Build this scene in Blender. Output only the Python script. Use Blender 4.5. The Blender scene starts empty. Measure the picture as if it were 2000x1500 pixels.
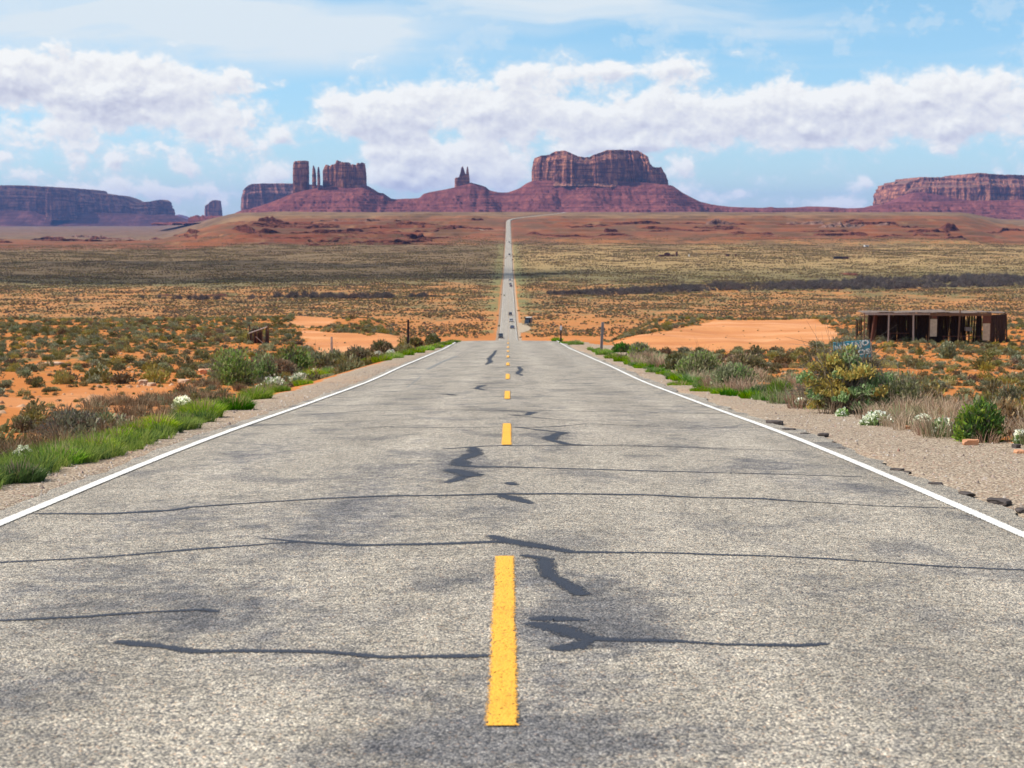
import bpy, bmesh, math, random
import numpy as np
from mathutils import Vector, Matrix, Euler
R = math.radians
PI = math.pi
random.seed(7)
rng = np.random.default_rng(11)
scene = bpy.context.scene
COL = scene.collection

# ---------------------------------------------------------------- camera
F_PX = 3255.0                     # focal length in pixels of the 2000 px wide photograph
PITCH = math.atan(325 / F_PX)
YAW = -7 / F_PX
CAM_Z = 1.36
cam_d = bpy.data.cameras.new('camera')
cam = bpy.data.objects.new('camera', cam_d)
COL.objects.link(cam)
cam.location = (0, 0, CAM_Z)
cam.rotation_euler = (PI / 2 - PITCH, 0, YAW)
cam_d.sensor_width = 36
cam_d.lens = 36 * F_PX / 2000
cam_d.clip_start = 0.1
cam_d.clip_end = 120000
cam_d.dof.use_dof = True
cam_d.dof.focus_distance = 15.0
cam_d.dof.aperture_fstop = 5.6
scene.camera = cam
CAM_R = cam.rotation_euler.to_matrix()

def ray_dir(px, py):
    v = CAM_R @ Vector(((px - 1000) / F_PX, -(py - 750) / F_PX, -1))
    return v / v.y                # unit depth along +Y

def at(px, py, D):
    d = ray_dir(px, py)
    return Vector((d.x * D, D, CAM_Z + d.z * D))

CR = np.array(CAM_R)
def project(x, y, z):
    p = np.stack([np.asarray(x, float), np.asarray(y, float), np.asarray(z, float) - CAM_Z], -1) @ CR
    return 1000 + F_PX * p[..., 0] / -p[..., 2], 750 - F_PX * p[..., 1] / -p[..., 2]

# ---------------------------------------------------------------- light
SUN_AZ = R(-86)                   # measured from +Y towards +X: the sun stands on the left
SUN_EL = R(48)
sun_vec = Vector((math.sin(SUN_AZ) * math.cos(SUN_EL), math.cos(SUN_AZ) * math.cos(SUN_EL), math.sin(SUN_EL)))
sd = bpy.data.lights.new('sun', 'SUN')
sd.energy = 5.0
sd.angle = R(0.53)
sd.color = (1.0, 0.945, 0.86)
sun = bpy.data.objects.new('sun', sd)
COL.objects.link(sun)
sun.location = (-40, 10, 60)
sun.rotation_euler = sun_vec.to_track_quat('Z', 'Y').to_euler()

scene.view_settings.view_transform = 'Standard'
scene.view_settings.look = 'None'
scene.view_settings.exposure = 0.30
scene.view_settings.gamma = 1.0
scene.view_settings.use_curve_mapping = False
scene.cycles.max_bounces = 6
scene.cycles.diffuse_bounces = 3
scene.cycles.glossy_bounces = 2
scene.cycles.transmission_bounces = 2
scene.cycles.volume_bounces = 0
scene.cycles.transparent_max_bounces = 16
scene.cycles.sample_clamp_indirect = 4.0
SKY_GAIN = 0.085
HAZE = 2.2e-5

world = bpy.data.worlds.new("World")
scene.world = world
world.use_nodes = True
NT = world.node_tree
for n in list(NT.nodes):
    NT.nodes.remove(n)

class G:
    """small node-graph writer"""
    def __init__(self, nt):
        self.nt = nt
    def n(self, typ, **kw):
        nd = self.nt.nodes.new(typ)
        for k, v in kw.items():
            setattr(nd, k, v)
        return nd
    def _in(self, sock, v):
        if v is None:
            return
        if hasattr(v, 'is_linked') or isinstance(v, bpy.types.NodeSocket):
            self.nt.links.new(v, sock)
        else:
            sock.default_value = v
    def m(self, op, a, b=None, c=None, clamp=False):
        nd = self.n('ShaderNodeMath', operation=op, use_clamp=clamp)
        for i, v in enumerate((a, b, c)):
            self._in(nd.inputs[i], v)
        return nd.outputs[0]
    def v(self, op, a, b=None, c=None, out=0):
        nd = self.n('ShaderNodeVectorMath', operation=op)
        for i, v in enumerate((a, b, c)):
            if v is not None:
                if isinstance(v, (int, float)):
                    v = (v, v, v)
                self._in(nd.inputs[i], v)
        return nd.outputs[out]
    def xyz(self, x=0.0, y=0.0, z=0.0):
        nd = self.n('ShaderNodeCombineXYZ')
        for i, v in enumerate((x, y, z)):
            self._in(nd.inputs[i], v)
        return nd.outputs[0]
    def sep(self, v):
        nd = self.n('ShaderNodeSeparateXYZ')
        self._in(nd.inputs[0], v)
        return nd.outputs
    dim = '3D'
    def noise(self, vec, scale=1.0, detail=3.0, rough=0.55, lac=2.0, dist=0.0, out=0):
        nd = self.n('ShaderNodeTexNoise')
        nd.noise_dimensions = self.dim
        self._in(nd.inputs['Vector'], vec)
        nd.inputs['Scale'].default_value = scale
        nd.inputs['Detail'].default_value = detail
        nd.inputs['Roughness'].default_value = rough
        nd.inputs['Lacunarity'].default_value = lac
        nd.inputs['Distortion'].default_value = dist
        return nd.outputs[out]
    def vor(self, vec, scale=1.0, feature='F1', out='Distance', rnd=1.0):
        nd = self.n('ShaderNodeTexVoronoi', feature=feature)
        nd.voronoi_dimensions = self.dim
        self._in(nd.inputs['Vector'], vec)
        nd.inputs['Scale'].default_value = scale
        nd.inputs['Randomness'].default_value = rnd
        return nd.outputs[out]
    def ramp(self, fac, stops, interp='LINEAR'):
        nd = self.n('ShaderNodeValToRGB')
        cr = nd.color_ramp
        cr.interpolation = interp
        while len(cr.elements) < len(stops):
            cr.elements.new(0.5)
        for e, (p, c) in zip(cr.elements, stops):
            e.position = p
            e.color = (c[0], c[1], c[2], 1) if not isinstance(c, (int, float)) else (c, c, c, 1)
        self._in(nd.inputs[0], fac)
        return nd.outputs[0]
    def ss(self, x, a, b, lo=0.0, hi=1.0):
        nd = self.n('ShaderNodeMapRange', interpolation_type='SMOOTHSTEP')
        self._in(nd.inputs[0], x)
        self._in(nd.inputs[1], a); self._in(nd.inputs[2], b)
        self._in(nd.inputs[3], lo); self._in(nd.inputs[4], hi)
        return nd.outputs[0]
    def mix(self, fac, a, b, blend='MIX'):
        nd = self.n('ShaderNodeMix', data_type='RGBA', blend_type=blend)
        self._in(nd.inputs[0], fac)
        for s, v in ((nd.inputs[6], a), (nd.inputs[7], b)):
            if isinstance(v, tuple) and len(v) == 3:
                v = (*v, 1)
            self._in(s, v)
        return nd.outputs[2]

def build_cloud_group():
    """cumulus cover by direction: input (azimuth, elevation) in radians, output density"""
    ng = bpy.data.node_groups.new('cumulus_density', 'ShaderNodeTree')
    ng.interface.new_socket('P', in_out='INPUT', socket_type='NodeSocketVector')
    ng.interface.new_socket('D', in_out='OUTPUT', socket_type='NodeSocketFloat')
    g = G(ng); g.dim = '2D'
    gi = g.n('NodeGroupInput'); go = g.n('NodeGroupOutput')
    P = gi.outputs[0]
    blobs = [ # centre x, centre y, half width, half height, strength in photograph pixels -> degrees of sky
        (30,128,95,58,1.1),(130,165,150,48,1.1),(262,160,60,45,.95),(380,165,120,50,.9),(-60,180,120,45,1),(300,185,200,30,.8),
        (140,265,105,34,1.0),(255,232,110,32,.9),(430,272,110,42,.9),(480,290,60,30,.7),(380,330,70,18,.6),(297,312,42,18,.8),
        (565,175,48,12,.65),(8,255,16,26,.8),(45,312,18,12,.65),(175,320,22,14,.6),(240,325,22,26,.65),(250,368,120,24,.75),
        (70,345,90,18,.55),(340,388,45,14,.6),(428,382,45,20,.7),(560,330,50,36,.65),(345,98,40,8,.5),
        (712,235,90,50,1.0),(780,205,70,42,.9),(880,170,60,32,.8),(840,240,160,44,1.1),(1000,210,110,48,1.0),(1000,142,50,20,.8),
        (1120,150,130,28,.9),(1260,140,110,16,.8),(1110,235,150,42,1.0),(1260,240,150,44,1.0),(1400,215,160,44,1.0),(1560,220,160,42,1.0),
        (1700,215,150,40,1.0),(1850,205,130,44,1.05),(1990,215,110,40,1.0),(1600,265,220,20,.9),(1620,288,110,12,.8),(1850,255,160,28,.8),
        (1815,302,42,18,.8),(1675,355,24,11,.75),(1330,112,50,9,.6),(1440,114,36,8,.55),(1310,135,26,10,.5),
        (800,325,100,30,.8),(900,305,140,26,.8),(960,345,110,26,.65),(1180,285,70,22,.7),(1390,388,50,14,.65),(1600,398,60,12,.65),
        (1350,370,40,20,.6),(1340,325,30,20,.45),(1500,395,40,12,.5),(30,395,70,14,.6),(150,375,60,16,.75),(330,375,60,14,.7),(760,350,60,26,.8),(850,340,90,30,.9),(1000,330,80,30,.8),(1120,300,60,22,.8),(780,300,90,14,.7),(1240,285,80,14,.7),(1440,378,40,10,.6),(540,345,34,22,.7),(210,205,120,26,.8),(550,268,20,10,.5),(590,290,14,8,.4),(2150,260,120,40,1),(-220,260,110,50,.9)]
    acc = None
    for (cx, cy, rx, ry, am) in blobs:
        az = (cx - 993) / F_PX
        el = (425 - cy) / F_PX
        sx, sy = F_PX / (rx * .92), F_PX / (ry * 1.02)
        q = g.v('MULTIPLY_ADD', P, (sx, sy, 0), (-az * sx, -el * sy, 0))
        d2 = g.v('DOT_PRODUCT', q, q, out=1)
        e = g.m('POWER', 0.38, d2)
        acc = g.m('MULTIPLY_ADD', e, am, acc if acc is not None else 0.0)
    # sky beyond the frame: loose cover
    far = g.noise(g.v('MULTIPLY', P, (2.2, 9.0, 0)), 1.0, 3, .5)
    sx_, sy_, _ = g.sep(P)
    outside = g.ss(g.m('ABSOLUTE', sx_), .36, .5)
    above = g.ss(sy_, .16, .3)
    ow = g.m('MAXIMUM', outside, above)
    acc = g.m('ADD', acc, g.m('MULTIPLY', ow, g.ss(far, .48, .7, 0., .8)))
    pw = g.noise(g.v('MULTIPLY', P, (26, 40, 0)), 1.0, 9, .58, dist=.25)
    wn = g.noise(g.v('MULTIPLY', P, (70, 90, 0)), 1.0, 3, .6, out=1)
    wp = g.v('MULTIPLY_ADD', wn, (.012, .009, 0), P)
    b1 = g.vor(g.v('MULTIPLY', wp, (34, 48, 0)), 1.0, 'SMOOTH_F1')
    b2 = g.vor(g.v('MULTIPLY', wp, (85, 115, 0)), 1.0, 'SMOOTH_F1')
    b3 = g.vor(g.v('MULTIPLY', wp, (200, 260, 0)), 1.0, 'F1')
    acc = g.m('MULTIPLY_ADD', g.m('SUBTRACT', .42, b1), 1.15, acc)
    acc = g.m('MULTIPLY_ADD', g.m('SUBTRACT', .42, b2), .62, acc)
    acc = g.m('MULTIPLY_ADD', g.m('SUBTRACT', .42, b3), .30, acc)
    pw2 = g.noise(g.v('MULTIPLY', P, (90, 130, 0)), 1.0, 5, .6)
    acc = g.m('MULTIPLY_ADD', g.m('SUBTRACT', pw, .5), 1.7, acc)
    acc = g.m('MULTIPLY_ADD', g.m('SUBTRACT', pw2, .5), .6, acc)
    ng.links.new(acc, go.inputs[0])
    return ng

g = G(NT); g.dim = '2D'
sky = g.n('ShaderNodeTexSky', sky_type='NISHITA')
sky.sun_disc = False
sky.sun_elevation = SUN_EL
sky.sun_rotation = SUN_AZ
sky.altitude = 1600
sky.air_density = 1.0
sky.dust_density = 0.6
sky.ozone_density = 1.5
tc = g.n('ShaderNodeTexCoord')
dx, dy, dz = g.sep(g.v('NORMALIZE', tc.outputs['Generated']))
az = g.m('ARCTAN2', dx, dy)
el = g.m('ARCSINE', dz)
P0 = g.xyz(az, el, 0.0)
skc = g.v('MULTIPLY', sky.outputs[0], (SKY_GAIN,) * 3)
base = g.mix(1.0, skc, g.ramp(el, [(0.0, (1.18, 1.44, 1.82)), (0.13, (1.42, 1.80, 1.86)), (0.5, (1.1, 1.25, 1.3))]), 'MULTIPLY')
# high thin cirrus drawn out along the wind
wv = g.v('ADD', P0, g.v('MULTIPLY', g.xyz(g.noise(P0, 6, 2), g.noise(g.v('ADD', P0, (3, 3, 0)), 6, 2), 0.), (.10, .035, 0)))
cir = g.noise(g.v('MULTIPLY', wv, (5.5, 42, 1)), 1.0, 5, .5)
cir2 = g.noise(g.v('MULTIPLY', wv, (1.8, 20, 1)), 1.0, 3, .5)
hi = g.ss(el, .070, .110)
cirf = g.m('MULTIPLY', hi, g.m('ADD', g.ss(cir, .44, .70, 0, .75), g.ss(cir2, .42, .66, 0, .75)), clamp=True)
left_more = g.ss(az, .05, .32, 1.0, .5)
cirf = g.m('MULTIPLY', cirf, left_more)
base = g.mix(cirf, base, (.80, .90, .97))
CG = build_cloud_group()
def cden(p):
    nd = g.n('ShaderNodeGroup'); nd.node_tree = CG
    NT.links.new(p, nd.inputs[0])
    return nd.outputs[0]
d0 = cden(P0)
d1 = cden(g.v('ADD', P0, (-.0022, .0042, 0)))
d0c = g.m('SUBTRACT', d0, g.ss(el, .085, .12, 0, .7))
alpha = g.ss(d0c, .40, 1.02)
veil = g.ss(d0, .1, .60, 0., .35)
relief = g.m('SUBTRACT', d0, d1)
thick = g.ss(d0, .6, 1.7)
lit = g.m('MULTIPLY_ADD', relief, .52, .90)
lit = g.m('SUBTRACT', lit, g.m('MULTIPLY', thick, .22), clamp=True)
ccol = g.ramp(lit, [(0.0, (.50, .53, .67)), (.34, (.66, .67, .79)), (.6, (.82, .83, .90)), (.86, (.98, .98, .98)), (1, (1.06, 1.06, 1.04))])
c1 = g.mix(veil, base, (.80, .90, .97))
c2 = g.mix(g.m('MULTIPLY', alpha, .96), c1, ccol)
bg = g.n('ShaderNodeBackground')
NT.links.new(c2, bg.inputs[0])
wo = g.n('ShaderNodeOutputWorld')
NT.links.new(bg.outputs[0], wo.inputs[0])
bg.inputs[1].default_value = 0.76
world.cycles.sampling_method = 'MANUAL'
world.cycles.sample_map_resolution = 256
# ---------------------------------------------------------------- numpy helpers
def smooth(a, b, x):
    t = np.clip((np.asarray(x, float) - a) / (b - a), 0, 1)
    return t * t * (3 - 2 * t)

def _h(ix, iy, iz, s):
    h = (ix * 374761393 + iy * 668265263 + iz * 2147483647 + s * 1442695041) & 0xffffffff
    h = ((h ^ (h >> 13)) * 1274126177) & 0xffffffff
    h = ((h ^ (h >> 16)) * 2246822519) & 0xffffffff
    return ((h ^ (h >> 15)) & 0xffffff) / 16777215.0

def vn(x, y, z=0.0, s=0):
    x = np.asarray(x, float); y = np.asarray(y, float); z = np.asarray(z, float) + np.zeros_like(x)
    ix, iy, iz = np.floor(x).astype(np.int64), np.floor(y).astype(np.int64), np.floor(z).astype(np.int64)
    fx, fy, fz = x - ix, y - iy, z - iz
    fx, fy, fz = (t * t * t * (t * (t * 6 - 15) + 10) for t in (fx, fy, fz))
    r = 0
    for a in (0, 1):
        for b in (0, 1):
            for c in (0, 1):
                r = r + _h(ix + a, iy + b, iz + c, s) * (fx if a else 1 - fx) * (fy if b else 1 - fy) * (fz if c else 1 - fz)
    return r * 2 - 1

def vn2(x, y, s=0):
    x = np.asarray(x, float); y = np.asarray(y, float)
    ix, iy = np.floor(x).astype(np.int64), np.floor(y).astype(np.int64)
    fx, fy = x - ix, y - iy
    fx, fy = (t * t * t * (t * (t * 6 - 15) + 10) for t in (fx, fy))
    return ((_h(ix, iy, 0, s) * (1 - fx) + _h(ix + 1, iy, 0, s) * fx) * (1 - fy)
            + (_h(ix, iy + 1, 0, s) * (1 - fx) + _h(ix + 1, iy + 1, 0, s) * fx) * fy) * 2 - 1

def fbm(x, y, o=4, s=0, g_=.5):
    a, t, f = 1.0, 0, 1.0
    n = 0
    for k in range(o):
        t = t + a * vn2(x * f + 17.3 * k, y * f + 5.1 * k, s + k)
        n += a; a *= g_; f *= 2.03
    return t / n

def fbm3(x, y, z, o=3, s=0, g_=.5):
    a, t, f, n = 1.0, 0, 1.0, 0
    for k in range(o):
        t = t + a * vn(x * f + 7.7 * k, y * f, z * f, s + k)
        n += a; a *= g_; f *= 2.03
    return t / n

def ridge(x, y, o=3, s=0):
    a, t, f, n = 1.0, 0, 1.0, 0
    for k in range(o):
        t = t + a * (1 - 2 * np.abs(vn2(x * f + 31 * k, y * f, s + k)))
        n += a; a *= .5; f *= 2.1
    return t / n

def pchip(xs, ys):
    xs, ys = np.array(xs, float), np.array(ys, float)
    h = np.diff(xs); d = np.diff(ys) / h
    m = np.zeros_like(xs)
    m[0], m[-1] = d[0], d[-1]
    for i in range(1, len(xs) - 1):
        if d[i - 1] * d[i] > 0:
            w1, w2 = 2 * h[i] + h[i - 1], h[i] + 2 * h[i - 1]
            m[i] = (w1 + w2) / (w1 / d[i - 1] + w2 / d[i])
    def f(x):
        x = np.asarray(x, float)
        xc = np.clip(x, xs[0], xs[-1])
        i = np.clip(np.searchsorted(xs, xc) - 1, 0, len(xs) - 2)
        t = (xc - xs[i]) / h[i]
        return ((1 + 2 * t) * (1 - t) ** 2 * ys[i] + t * (1 - t) ** 2 * h[i] * m[i]
                + t * t * (3 - 2 * t) * ys[i + 1] + t * t * (t - 1) * h[i] * m[i + 1])
    return f

def zrow(d, py):
    return at(1000, py, d).z

# ---------------------------------------------------------------- height of the land
RP = [(-60, 3.7), (-20, 1.2), (0, 0.0)]
RP += [(d, zrow(d, py)) for d, py in ((5.5, 1422), (17.7, 870), (29.9, 780), (42.1, 741), (54.3, 714.5), (66.5, 699), (78.7, 688), (91, 680), (105, 671), (117, 665))]
z117 = RP[-1][1]
RP += [(130, z117 - 1.06), (160, z117 - 3.7), (200, z117 - 7.6), (300, z117 - 17.2), (400, z117 - 26.5), (500, z117 - 33.6), (600, z117 - 37.5)]
RP += [(d, zrow(d, py)) for d, py in ((650, 661), (800, 631), (950, 601.5), (1150, 572), (1356, 549.5), (1600, 526), (1900, 500), (2200, 484), (2500, 469.5), (2850, 455), (3100, 443), (3300, 433.5), (3600, 426), (4000, 419), (4500, 414.5))]
RP += [(5200, RP[-1][1] + 1), (9000, RP[-1][1] + 3), (60000, RP[-1][1] - 20)]
road_f = pchip(*zip(*RP))
SP = [(-60, 2.8), (-20, .2), (0, -.85), (15, -1.75), (30, -2.75), (40, -3.4)]
SP += [(d, zrow(d, py)) for d, py in ((60, 767), (80, 735), (100, 714), (120, 696), (150, 675), (180, 655), (210, 641.5), (250, 630), (285, 625.5))]
z285 = SP[-1][1]
SP += [(330, z285 - 4.2), (450, z285 - 16.5), (600, z285 - 27), (800, float(road_f(800)) + .3), (950, float(road_f(950)))]
side_f = pchip(*zip(*SP))
LOW = [(0, -49), (1500, -49), (1900, -45), (2400, -46), (3000, -49), (6000, -54), (14000, -62), (60000, -66)]
low_f = pchip(*zip(*LOW))

def road_cx(y):
    return 150 * smooth(3300, 4500, y) * np.clip((np.asarray(y, float) - 3250) / 500, 0, 1) ** .8

def land(x, y, rough=True):
    x = np.asarray(x, float); y = np.asarray(y, float)
    u = x / np.maximum(y, 1.0)
    zr = road_f(y)
    zs = np.where(y < 950, side_f(y), zr)
    ax = np.abs(x - road_cx(y))
    far_w = smooth(110, 300, y)
    a = np.where(x < 0, 4.5, 6.2) + far_w * 3.5
    b = a + 3.6 + far_w * 15
    w = smooth(0, 1, (ax - a) / (b - a))
    z = zr + (zs - zr) * w
    # the plateau behind the valley: low ground stays on the left and partly on the right
    lw = np.maximum(1 - smooth(-.21, -.150, u + .012 * vn2(y / 400., y * 0, 5)), smooth(.268, .30, u) * .35)
    lw = lw * smooth(1500, 2600, y)
    z = z * (1 - lw) + low_f(y) * lw
    z = z - .055 * (1 - smooth(5, 8, ax))
    if rough:
        off = smooth(5, 14, ax)
        n1 = fbm(x / 9, y / 13, 3, 3) * .30 + fbm(x / 2.3, y / 2.3, 2, 9) * .06
        n2 = fbm(x / 38, y / 60, 3, 21) * smooth(40, 160, y) * .9
        z = z + off * (n1 + n2) * (1 - smooth(600, 900, y))
        far = smooth(550, 1000, y) * smooth(8, 40, ax)
        z = z + far * (fbm(x / 45, y / 60, 3, 33) * .9 + fbm(x / 160, y / 200, 2, 35) * 1.6)
        # wash running across the valley
        yw = 1140 + 40 * vn2(x / 110, x * 0, 8) + 12 * vn2(x / 30, x * 0, 9)
        z = z - 2.6 * np.exp(-((y - yw) / 16) ** 2) * smooth(14, 40, ax)
        # broken red ledges on the rise below the plateau
        reg = smooth(2050, 2500, y) * (1 - smooth(3650, 4100, y)) * smooth(25, 90, ax)
        zz = z + reg * (fbm(x / 300, y / 240, 4, 41) * 8.5 + fbm(x / 60, y / 60, 3, 45) * 2.2)
        q = 6.0
        fr = zz / q - np.floor(zz / q)
        st = (np.floor(zz / q) + .25 * fr + .75 * smooth(.47, .53, fr)) * q
        amt = np.where(u < 0, .92, .80) * smooth(-.35, .25, fbm(x / 330, y / 420, 2, 51) + np.where(u < -.04, .28, 0.10))
        z = z + reg * ((zz - z) + (st - zz) * amt)
        far2 = smooth(3800, 5200, y)
        z = z + far2 * fbm(x / 400, y / 500, 3, 61) * 1.5
    return z

def hit(px, py, d0=6.0, d1=4000.0, rough=True):
    """where a line of sight meets the land"""
    d = np.exp(np.linspace(math.log(d0), math.log(d1), 4000))
    r = ray_dir(px, py)
    z = land(r.x * d, d, rough)
    below = (CAM_Z + r.z * d) <= z
    if not below.any():
        return Vector((r.x * d1, d1, float(z[-1])))
    k = int(np.argmax(below))
    dd = d[k]
    return Vector((r.x * dd, dd, float(land(np.array([r.x * dd]), np.array([dd]), rough)[0])))

def gz(x, y):
    return float(land(np.array([x]), np.array([y]))[0])

# ---------------------------------------------------------------- mesh helpers
def link(o, parent=None):
    COL.objects.link(o)
    if parent is not None:
        o.parent = parent
    return o

def tag(o, label=None, cat=None, group=None, kind=None):
    if label: o['label'] = label
    if cat: o['category'] = cat
    if group: o['group'] = group
    if kind: o['kind'] = kind
    return o

def empty(name, loc, rz=0.0):
    o = bpy.data.objects.new(name, None)
    COL.objects.link(o)
    o.location = loc; o.rotation_euler = (0, 0, rz)
    o.empty_display_size = .3
    return o

def npmesh(name, verts, faces, mats=(), mat_idx=None, smooth_=False, attrs=None):
    """faces: int array (n, k) with k = 3 or 4"""
    verts = np.asarray(verts, np.float32); faces = np.asarray(faces, np.int32)
    me = bpy.data.meshes.new(name)
    n, k = faces.shape
    me.vertices.add(len(verts)); me.vertices.foreach_set('co', verts.ravel())
    me.loops.add(n * k); me.loops.foreach_set('vertex_index', faces.ravel())
    me.polygons.add(n)
    me.polygons.foreach_set('loop_start', np.arange(0, n * k, k, dtype=np.int32))
    if smooth_:
        me.polygons.foreach_set('use_smooth', np.ones(n, bool))
    for m_ in mats:
        me.materials.append(m_)
    if mat_idx is not None:
        me.polygons.foreach_set('material_index', np.asarray(mat_idx, np.int32))
    for nm, (typ, dom, arr) in (attrs or {}).items():
        at_ = me.attributes.new(nm, typ, dom)
        at_.data.foreach_set('color' if typ == 'FLOAT_COLOR' else ('vector' if typ == 'FLOAT_VECTOR' else 'value'), np.asarray(arr, np.float32).ravel())
    me.update(calc_edges=True)
    return me

def meshobj(name, me, parent=None, loc=(0, 0, 0)):
    o = bpy.data.objects.new(name, me)
    link(o, parent)
    o.location = loc
    return o

def grid_faces(nr, nc, wrap=False):
    i = np.arange(nr - 1)[:, None]; cmax = nc if wrap else nc - 1
    j = np.arange(cmax)[None, :]
    j2 = (j + 1) % nc
    a = i * nc + j; b = i * nc + j2; c = (i + 1) * nc + j2; d = (i + 1) * nc + j
    return np.stack([a + 0 * b, b, c, d], -1).reshape(-1, 4)

class MB:
    """collects boxes, bars, prisms into one mesh"""
    def __init__(self):
        self.v = []; self.f = []; self.mi = []
    def add(self, vs, fs, mi=0):
        b = len(self.v)
        self.v += [tuple(v) for v in vs]
        self.f += [tuple(b + i for i in f) for f in fs]
        self.mi += [mi] * len(fs)
    def box(self, c, s, rz=0.0, mi=0, M=None, taper=1.0):
        hx, hy, hz = s[0] / 2, s[1] / 2, s[2] / 2
        vs = []
        for z in (-1, 1):
            t = taper if z > 0 else 1.0
            for x, y in ((-1, -1), (1, -1), (1, 1), (-1, 1)):
                vs.append(Vector((x * hx * t, y * hy * t, z * hz)))
        m = M if M is not None else Matrix.Rotation(rz, 3, 'Z')
        vs = [Vector(c) + m @ v for v in vs]
        self.add(vs, [(3, 2, 1, 0), (4, 5, 6, 7), (0, 1, 5, 4), (1, 2, 6, 5), (2, 3, 7, 6), (3, 0, 4, 7)], mi)
    def bar(self, a, b, r0, r1=None, n=6, mi=0, wob=0.0):
        a, b = Vector(a), Vector(b); r1 = r0 if r1 is None else r1
        d = (b - a).normalized()
        x = d.orthogonal().normalized(); y = d.cross(x)
        segs = 3 if wob else 1
        rings = []
        vs = []
        for s in range(segs + 1):
            t = s / segs
            c = a.lerp(b, t)
            if wob and 0 < s < segs:
                c = c + x * random.uniform(-wob, wob) + y * random.uniform(-wob, wob)
            r = r0 + (r1 - r0) * t
            for k in range(n):
                an = 2 * PI * k / n
                vs.append(c + (x * math.cos(an) + y * math.sin(an)) * r)
        fs = []
        for s in range(segs):
            for k in range(n):
                k2 = (k + 1) % n
                fs.append((s * n + k, s * n + k2, (s + 1) * n + k2, (s + 1) * n + k))
        fs.append(tuple(range(n - 1, -1, -1)))
        fs.append(tuple(segs * n + k for k in range(n)))
        self.add(vs, fs, mi)
    def prism(self, pts, y0, y1, mi=0, axis='y'):
        """polygon in x,z pushed along y (or polygon in y,z along x)"""
        n = len(pts)
        if axis == 'y':
            vs = [(p[0], y0, p[1]) for p in pts] + [(p[0], y1, p[1]) for p in pts]
        else:
            vs = [(y0, p[0], p[1]) for p in pts] + [(y1, p[0], p[1]) for p in pts]
        fs = [tuple(range(n)), tuple(range(2 * n - 1, n - 1, -1))]
        for i in range(n):
            j = (i + 1) % n
            fs.append((j, i, n + i, n + j))
        self.add(vs, fs, mi)
    def build(self, name, mats, parent=None, bevel=0.0, loc=(0, 0, 0), smooth_=False):
        me = bpy.data.meshes.new(name)
        me.from_pydata([tuple(v) for v in self.v], [], self.f)
        for m_ in (mats if isinstance(mats, (list, tuple)) else [mats]):
            me.materials.append(m_)
        me.polygons.foreach_set('material_index', self.mi)
        bm = bmesh.new(); bm.from_mesh(me)
        bmesh.ops.recalc_face_normals(bm, faces=bm.faces)
        bm.to_mesh(me); bm.free()
        if smooth_:
            me.polygons.foreach_set('use_smooth', [True] * len(me.polygons))
        o = meshobj(name, me, parent, loc)
        if bevel:
            md = o.modifiers.new('bevel', 'BEVEL'); md.width = bevel; md.segments = 2; md.limit_method = 'ANGLE'
        return o

def material(name):
    m = bpy.data.materials.new(name)
    m.use_nodes = True
    nt = m.node_tree
    for n in list(nt.nodes):
        nt.nodes.remove(n)
    g = G(nt)
    out = g.n('ShaderNodeOutputMaterial')
    bs = g.n('ShaderNodeBsdfPrincipled')
    nt.links.new(bs.outputs[0], out.inputs[0])
    bs.inputs['Specular IOR Level'].default_value = .25
    return m, g, bs, out

def plain(name, col, rough=.8, var=.25, scale=3.0, metal=0.0, spec=.25, stretch=(1, 1, 1)):
    m, g, bs, out = material(name)
    t = g.n('ShaderNodeTexCoord').outputs['Object']
    n = g.noise(g.v('MULTIPLY', t, stretch), scale, 5, .6)
    lo = tuple(c * (1 - var) for c in col); hi = tuple(min(1, c * (1 + var)) for c in col)
    g._in(bs.inputs['Base Color'], g.ramp(n, [(.3, lo), (.7, hi)]))
    bs.inputs['Roughness'].default_value = rough
    bs.inputs['Metallic'].default_value = metal
    bs.inputs['Specular IOR Level'].default_value = spec
    return m

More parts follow.
